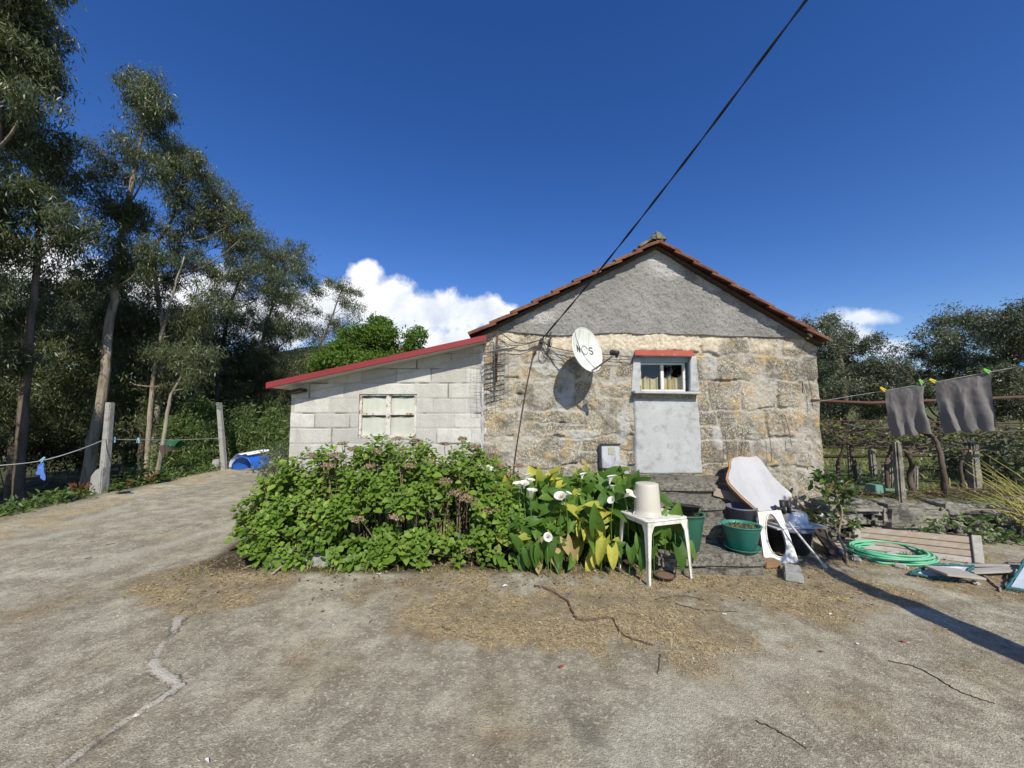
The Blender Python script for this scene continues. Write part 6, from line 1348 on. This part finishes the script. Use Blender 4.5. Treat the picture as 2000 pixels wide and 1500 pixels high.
tree('eucalyptus_tree', 'broad dark eucalyptus left of the tallest one, crown touching the photo edge', T([(40, 960), (45, 800), (60, 640), (75, 480), (70, 330), (60, 230)], 9.2), .11,
     jb([(60, 262, 60, 40), (20, 290, 60, 50), (100, 315, 42, 40), (125, 360, 36, 38), (70, 380, 60, 50), (0, 390, 70, 60), (132, 430, 34, 40), (80, 450, 60, 34), (15, 480, 50, 36), (135, 480, 24, 24), (25, 600, 50, 60), (120, 560, 40, 44), (10, 700, 50, 50)], 9.2, .8), .16, .028, M_EUC, M_DBARK, 56, .31, .95, 1.2, GE)
tree('eucalyptus_tree', 'tallest pale trunked eucalyptus leaning right behind the nearer concrete post', T([(165, 965), (182, 860), (205, 740), (212, 640), (228, 560), (236, 470), (250, 400), (263, 330), (278, 255), (285, 190)], 11.2), .145,
     jb([(272, 170, 32, 28), (290, 160, 25, 25), (262, 205, 22, 22), (300, 200, 34, 34), (318, 232, 26, 30), (275, 225, 26, 20), (235, 262, 18, 14), (240, 290, 20, 14), (192, 295, 24, 16), (205, 330, 26, 20), (190, 350, 18, 14), (310, 275, 34, 26), (330, 310, 36, 36), (290, 330, 30, 34), (240, 340, 18, 18), (225, 400, 40, 40), (270, 430, 44, 44), (215, 470, 40, 40), (200, 540, 44, 44), (250, 530, 44, 50), (190, 620, 44, 50), (290, 500, 36, 40)], 11.2, .9), .16, .027, M_EUC, M_BARK, 52, .28, .9, 1.2, GE)
tree('eucalyptus_tree', 'eucalyptus with a bent pale limb right of the tallest one', T([(300, 945), (300, 880), (312, 760), (318, 640), (300, 500), (330, 440), (352, 380), (360, 330)], 12.5), .10,
     jb([(365, 300, 24, 18), (385, 320, 22, 22), (350, 345, 34, 30), (395, 365, 40, 36), (425, 375, 34, 30), (360, 400, 40, 36), (440, 420, 40, 36), (475, 420, 22, 26), (400, 440, 40, 40), (350, 470, 36, 40), (450, 470, 40, 34), (485, 455, 16, 18), (330, 540, 36, 36), (400, 520, 44, 30), (300, 600, 44, 44), (360, 610, 40, 44), (410, 590, 40, 44)], 12.5, 1.0), .15, .025, M_EUC, M_BARK, 50, .28, .85, 1.2, GE)
tree('eucalyptus_tree', 'slender twin stemmed eucalyptus rising behind the bright shrub', T([(283, 950), (292, 830), (302, 720), (330, 600), (360, 500)], 11.8), .085,
     jb([(360, 640, 36, 44), (310, 690, 30, 34), (380, 700, 40, 40), (345, 740, 36, 30), (250, 640, 36, 40), (240, 720, 36, 40)], 11.8, .8), .15, .025, M_EUC, M_BARK, 46, .27, .8, 1.2, GE)
tree('eucalyptus_tree', 'pale thin forked eucalyptus stem between the two concrete posts', T([(304, 930), (325, 820), (335, 770), (355, 730), (352, 690)], 10.2), .055,
     jb([(352, 690, 22, 24), (385, 740, 26, 24), (330, 700, 20, 20), (395, 690, 24, 22)], 10.2, .5), .14, .024, M_EUC, M_BARK, 40, .24, .8, 1.2, GE)
tree('eucalyptus_tree', 'round headed eucalyptus in the middle of the tree line', T([(420, 880), (425, 760), (440, 640), (470, 540), (500, 480)], 17), .11,
     jb([(500, 468, 32, 26), (470, 490, 34, 30), (525, 500, 32, 34), (490, 530, 40, 34), (535, 545, 34, 34), (450, 550, 36, 36), (505, 580, 40, 34), (460, 620, 44, 40), (430, 590, 30, 40), (520, 630, 36, 34), (470, 690, 44, 40)], 17, 1.2), .17, .028, M_EUC, M_DBARK, 48, .36, .85, 1.1, GE)
tree('eucalyptus_tree', 'dense dark topped eucalyptus left of the flat topped tree', T([(500, 860), (500, 760), (515, 660), (545, 560), (570, 500)], 19), .11,
     jb([(570, 488, 30, 22), (545, 510, 32, 28), (590, 515, 24, 28), (568, 545, 40, 32), (598, 545, 14, 22), (545, 580, 40, 30), (580, 590, 28, 26), (540, 640, 40, 36), (580, 650, 36, 36), (520, 700, 44, 36), (590, 710, 40, 36)], 19, 1.2), .18, .03, M_EUC, M_DBARK, 48, .38, .85, 1.1, GE)
tree('eucalyptus_tree', 'airy flat topped tree standing out against the cloud', T([(600, 850), (605, 760), (620, 690), (640, 640), (655, 600), (665, 570)], 21), .10,
     jb([(640, 556, 26, 12), (668, 562, 26, 14), (690, 578, 20, 14), (700, 600, 14, 14), (672, 592, 22, 12), (625, 570, 16, 14), (690, 620, 14, 10), (650, 628, 26, 14), (668, 650, 24, 14), (615, 650, 30, 20), (610, 610, 16, 14), (640, 680, 34, 24)], 21, .8), .17, .03, M_EUC, M_DBARK, 40, .34, .75, .9, GE)
# filling trees further back : three built, the rest copied
def copy_tree(o, loc, rz, sc, label):
    c = o.copy(); COL.objects.link(c); c.location = loc; c.rotation_euler = (0, 0, rz); c.scale = (sc, sc, sc); c['label'] = label
    for ch in list(o.children):
        d = ch.copy(); COL.objects.link(d); d.parent = c
    return c
def gen_blobs(base, H, n, w):
    out = []
    for i in range(n):
        k = .30+.70*(i+.5)/n; a = i*2.4; r_ = w*(1-abs(k-.62)*1.3)*rr.uniform(.5, 1); out.append((base+Vector((r_*math.cos(a), r_*math.sin(a), H*k)), w*rr.uniform(.45, .65), w*rr.uniform(.45, .65), w*rr.uniform(.4, .6)))
    return out
protos = []
GB = 'trees deep in the wood'; M_FAR0 = None; LB = 'dark slender tree deep in the shaded wood behind the front eucalypts'
back = []
for i in range(30):
    y = rr.uniform(15, 44); x = rr.uniform(-1.75, -.62)*y; back.append((x, y, rr.uniform(.6, .95)))
back += [(-17, 15.5, 1.0), (-15.5, 18, 1.0), (-13.5, 17, .9), (-20, 18, 1.1), (-19, 14, 1.0), (-9.5, 17.5, .6), (-10.5, 20, .65), (-12, 22, .75), (-8.8, 24, .6), (-14, 14, .85), (-16, 12.5, 1.0), (-12.2, 12.8, .8)]
for i, (x, y, sc) in enumerate(back):
    z = gz(x, y)-.1
    if i < 3:
        b = Vector((x, y, z)); H = [8.2, 7.4, 7.8][i]; tr = [b+Vector((rr.uniform(-.3, .3)*k, rr.uniform(-.3, .3)*k, H*k)) for k in (0, .25, .5, .75, 1)]; tr[0] = b
        o = tree('forest_tree', LB, tr, .12, gen_blobs(b, H, 15, 1.5), .2, .036, M_EUC, M_DBARK, 40, .42, .75, 1.0, GB); protos.append(o)
    else: copy_tree(protos[i % 3], (x, y, z), rr.uniform(0, 6.28), sc, LB)
# two eucalypts beside the drive, out of the photograph to the left, shading the wood floor
for i, (x, y, sc, lb) in enumerate([(-12.5, 4.6, 1.0, 'eucalyptus beyond the left photo edge nearest the drive'), (-15.5, 6.5, 1.1, 'eucalyptus beyond the left photo edge behind the nearest one'), (-16, 2.5, 1.1, 'eucalyptus beyond the left photo edge farthest from the drive')]):
    copy_tree(protos[i % 3], (x, y, gz(x, y)-.1), i*1.3, sc, lb)['group'] = 'eucalypts beside the photo'
# thicket of saplings and the far wood
M_FAR = leafmat('shade_toned_leaf', (.022, .03, .013), (.06, .075, .03), None, .15, .6, .15)  # leaf greens darkened so the colour itself carries the wood's shade
n = 44000; a = RS.uniform(-1.9, -.5, n); y = RS.uniform(26, 62, n); x = a*y; h = (1.6+4.2*fbm(x*.22, y*.22, 3, 2))*(.9+.25*sst(-14, -40, x)); z = h*RS.rand(n)**.75+gh(x, y); ok = fbm(x*.35+z*.3, y*.35-z*.2, 3, 5) > .40
P = np.stack([x, y, z], 1)[ok]; n = len(P)
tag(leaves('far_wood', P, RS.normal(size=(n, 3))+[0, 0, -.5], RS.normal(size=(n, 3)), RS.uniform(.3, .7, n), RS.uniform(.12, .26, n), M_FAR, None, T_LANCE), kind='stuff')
n = 30000; a = RS.uniform(-1.7, .9, n); y = RS.uniform(58, 95, n); x = a*y; h = 6+4*fbm(x*.1, y*.1, 3, 4); z = h*RS.rand(n)**.8; z += gh(x, y)
P = np.stack([x, y, z], 1); tag(leaves('far_wood', P, RS.normal(size=(n, 3)), RS.normal(size=(n, 3)), RS.uniform(.6, 1.3, n), RS.uniform(.3, .6, n), M_EUC, None, T_LANCE), kind='stuff')
# shrubs at the wood edge
def shrub(name, label, c, blobs, L, W, mat, per=46, cl=.2, dens=1, droop=.3, group=None, stems=6):
    o = thing(name, label, 'shrub', c, group); q = MB(); P = []
    for (b, rx, ry, rz) in blobs:
        q.tube(smooth_path([c+Vector((rr.uniform(-.2, .2), rr.uniform(-.2, .2), -.05)), c.lerp(Vector(b), .5)+Vector((0, 0, -.1)), Vector(b)], 3), [.02, .018, .016, .013, .01, .007, .004], 5, False)
        ncl = max(5, int(dens*5*(rx*rz+rx*ry+ry*rz)/(cl*cl)/3.2)); d = rdir(ncl)*(RS.rand(ncl, 1)**.35)*np.array([rx, ry, rz]); cc = np.array(b)+d
        for k in range(ncl): m_ = max(5, int(per*RS.uniform(.5, 1.3))); P.append(cc[k]+RS.normal(size=(m_, 3))*cl*.5)
    P = np.concatenate(P); m_ = len(P); D_ = RS.normal(size=(m_, 3)); D_[:, 2] -= droop; l = L*RS.uniform(.6, 1.25, m_)
    q.build('stems', M_DBARK, o); leaves('foliage', P, D_, RS.normal(size=(m_, 3))+[0, -.3, .7], l, W/L*l, mat, o, T_LANCE); return o
GS = 'shrubs at the wood edge'
c = Vector((at(385, 900, 11.6).x, 11.7, 0)); c.z = gz(c.x, c.y)
shrub('shrub', 'wide bright green shrub between the two concrete posts', c, jb([(345, 850, 32, 30), (380, 835, 40, 34), (415, 845, 32, 36), (360, 890, 44, 30), (405, 890, 36, 28), (325, 890, 24, 24), (390, 800, 24, 18), (340, 910, 30, 16), (415, 905, 22, 14)], 11.7, .3), .13, .028, M_BUSH, 60, .2, 1.0, .2, GS)
c = Vector((at(470, 900, 11.6).x, 11.8, gz(-7.4, 11.8)))
shrub('shrub', 'tall yellow green shrub behind the blue plastic shell', c, jb([(465, 840, 34, 36), (500, 835, 40, 40), (535, 850, 34, 40), (480, 880, 40, 24), (520, 885, 40, 24), (450, 870, 20, 24), (545, 810, 24, 24), (480, 812, 20, 14), (560, 860, 30, 40)], 12.4, .3), .14, .026, M_BUSH, 54, .22, 1.0, .5, GS)
c = Vector((at(545, 900, 9.2).x, 9.2, 0))
shrub('shrub', 'dry looking grey green shrub against the shed corner', c, jb([(525, 905, 18, 20), (545, 890, 18, 26), (510, 920, 16, 14), (535, 920, 20, 16)], 8.6, .3), .10, .02, M_EUCB, 40, .16, .8, .2, GS)
for i, (px, py, Y, rx, ry_, lb) in enumerate([(250, 850, 14, 50, 40, 'dark shrub in the shade behind the nearer post'), (110, 860, 15, 60, 40, 'dark shrub in the shaded wood above the blue cloth'), (20, 850, 14, 60, 50, 'dark shrub in the shaded wood at the left photo edge'), (440, 800, 15, 40, 30, 'half shaded shrub between the trunks above the bright shrub'), (200, 800, 19, 60, 40, 'dim shrub deep in the wood left of the nearer post'), (330, 800, 16, 40, 30, 'dark shrub between the slender trunks')]):
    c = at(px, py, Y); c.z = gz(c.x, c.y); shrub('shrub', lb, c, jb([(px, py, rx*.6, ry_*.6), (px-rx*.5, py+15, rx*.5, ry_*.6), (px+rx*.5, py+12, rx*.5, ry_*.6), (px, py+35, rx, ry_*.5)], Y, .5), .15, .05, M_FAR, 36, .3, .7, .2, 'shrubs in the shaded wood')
# oak behind the shed
tree('oak_tree', 'fresh green oak rising behind the red shed roof', T([(740, 900), (740, 800), (742, 720), (745, 650)], 14.5), .16,
     jb([(742, 632, 22, 16), (715, 650, 26, 24), (760, 655, 24, 22), (735, 680, 44, 34), (680, 665, 30, 24), (660, 690, 34, 30), (690, 710, 46, 34), (640, 715, 30, 26), (775, 690, 30, 24), (810, 680, 22, 18), (822, 655, 10, 16), (800, 660, 14, 12), (740, 720, 50, 30), (640, 745, 30, 24), (800, 710, 30, 22), (612, 735, 16, 20)], 14.5, .8), .11, .065, M_OAK, M_DBARK, 44, .24, .9, .1)
# trees on the right
GR = 'grey green trees behind the vineyard'
tree('grey_green_tree', 'grey green tree directly behind the cottage right corner', T([(1645, 900), (1645, 840), (1650, 760), (1640, 680)], 11.5), .14,
     jb([(1585, 640, 26, 18), (1612, 632, 22, 22), (1640, 655, 26, 22), (1600, 680, 36, 30), (1655, 690, 34, 30), (1695, 672, 22, 16), (1715, 715, 24, 26), (1680, 730, 40, 30), (1620, 740, 44, 34), (1728, 745, 14, 18), (1700, 765, 36, 24), (1640, 785, 50, 26), (1600, 800, 40, 24), (1700, 800, 36, 20)], 11.5, .8), .12, .026, M_EUCB, M_DBARK, 52, .24, .9, .4, GR)
tree('grey_green_tree', 'broad grey green tree behind the larger towel', T([(1830, 900), (1835, 840), (1850, 760), (1860, 690)], 11.0), .14,
     jb([(1830, 630, 22, 20), (1862, 615, 24, 20), (1900, 630, 28, 24), (1880, 660, 40, 32), (1825, 670, 36, 34), (1780, 690, 26, 24), (1760, 715, 18, 16), (1800, 735, 40, 26), (1860, 710, 44, 34), (1925, 690, 40, 40), (1800, 770, 44, 24), (1870, 770, 50, 30), (1760, 770, 26, 20), (1940, 640, 24, 24)], 11.0, .9), .12, .026, M_EUCB, M_DBARK, 50, .25, .78, .4, GR)
tree('grey_green_tree', 'tallest grey green tree at the right photo edge', T([(2010, 940), (2005, 850), (1995, 760), (1990, 660)], 9.6), .14,
     jb([(1990, 612, 28, 24), (1968, 640, 30, 30), (2020, 640, 40, 40), (1985, 690, 46, 40), (1950, 730, 36, 40), (2020, 740, 44, 44), (1980, 790, 50, 36), (2050, 690, 40, 50), (1940, 790, 30, 30)], 9.6, .8), .12, .026, M_EUCB, M_DBARK, 54, .24, .95, .4, GR)
for (px, py, Y, rx, ry_, lb) in [(1880, 890, 7.6, 40, 44, 'dark bushy shrub left of the broad granite post'), (1960, 880, 6.6, 50, 60, 'dark bushy shrub at the right photo edge behind the rods'), (1830, 870, 11, 44, 30, 'dusky shrub below the broad grey green tree'), (1700, 845, 16, 60, 22, 'brown green hedge at the far end of the grass field'), (1780, 850, 18, 60, 22, 'dark hedge at the far right end of the grass field'), (1625, 845, 15, 40, 24, 'dark hedge at the field end by the cottage corner')]:
    c = at(px, py, Y); c.z = gz(c.x, c.y); shrub('shrub', lb, c, jb([(px, py-10, rx*.7, ry_*.7), (px-rx*.5, py+12, rx*.5, ry_*.6), (px+rx*.5, py+5, rx*.55, ry_*.7), (px, py+25, rx*.9, ry_*.4)], Y, .4), .11, .04, M_EUCB, 46, .2, .85, .2, 'shrubs round the vineyard')
# field grass
n = 9000; X_ = RS.uniform(4.3, 22, n); Y_ = RS.uniform(5.6, 20, n); L = RS.uniform(.06, .22, n)
tag(leaves('field_grass', np.stack([X_, Y_, gh(X_, Y_)], 1), RS.normal(size=(n, 3))*.5+[0, 0, 1], RS.normal(size=(n, 3))+[0, -1, 0], L, .02+0*L, M_GRASS, None, T_BLADE), kind='stuff')
# tree out of the photograph on the right, whose trunk shadow crosses the slab
b = Vector((4.02, .6, 0)); tr = [b, b+Vector((-.12, .08, .7)), b+Vector((-.20, .22, 1.4)), b+Vector((-.16, .5, 2.1)), b+Vector((-.05, .8, 2.6))]
tree('small_tree', 'small crooked tree just beyond the right photo edge casting the long shadow', tr, .27, [(b+Vector((-.1, .8, 2.7)), .34, .25, .22), (b+Vector((.1, 1.05, 2.9)), .3, .25, .2), (b+Vector((.45, .9, 2.7)), .16, .2, .12)], .09, .035, M_CIT, M_DBARK, 30, .16, .7, .3)
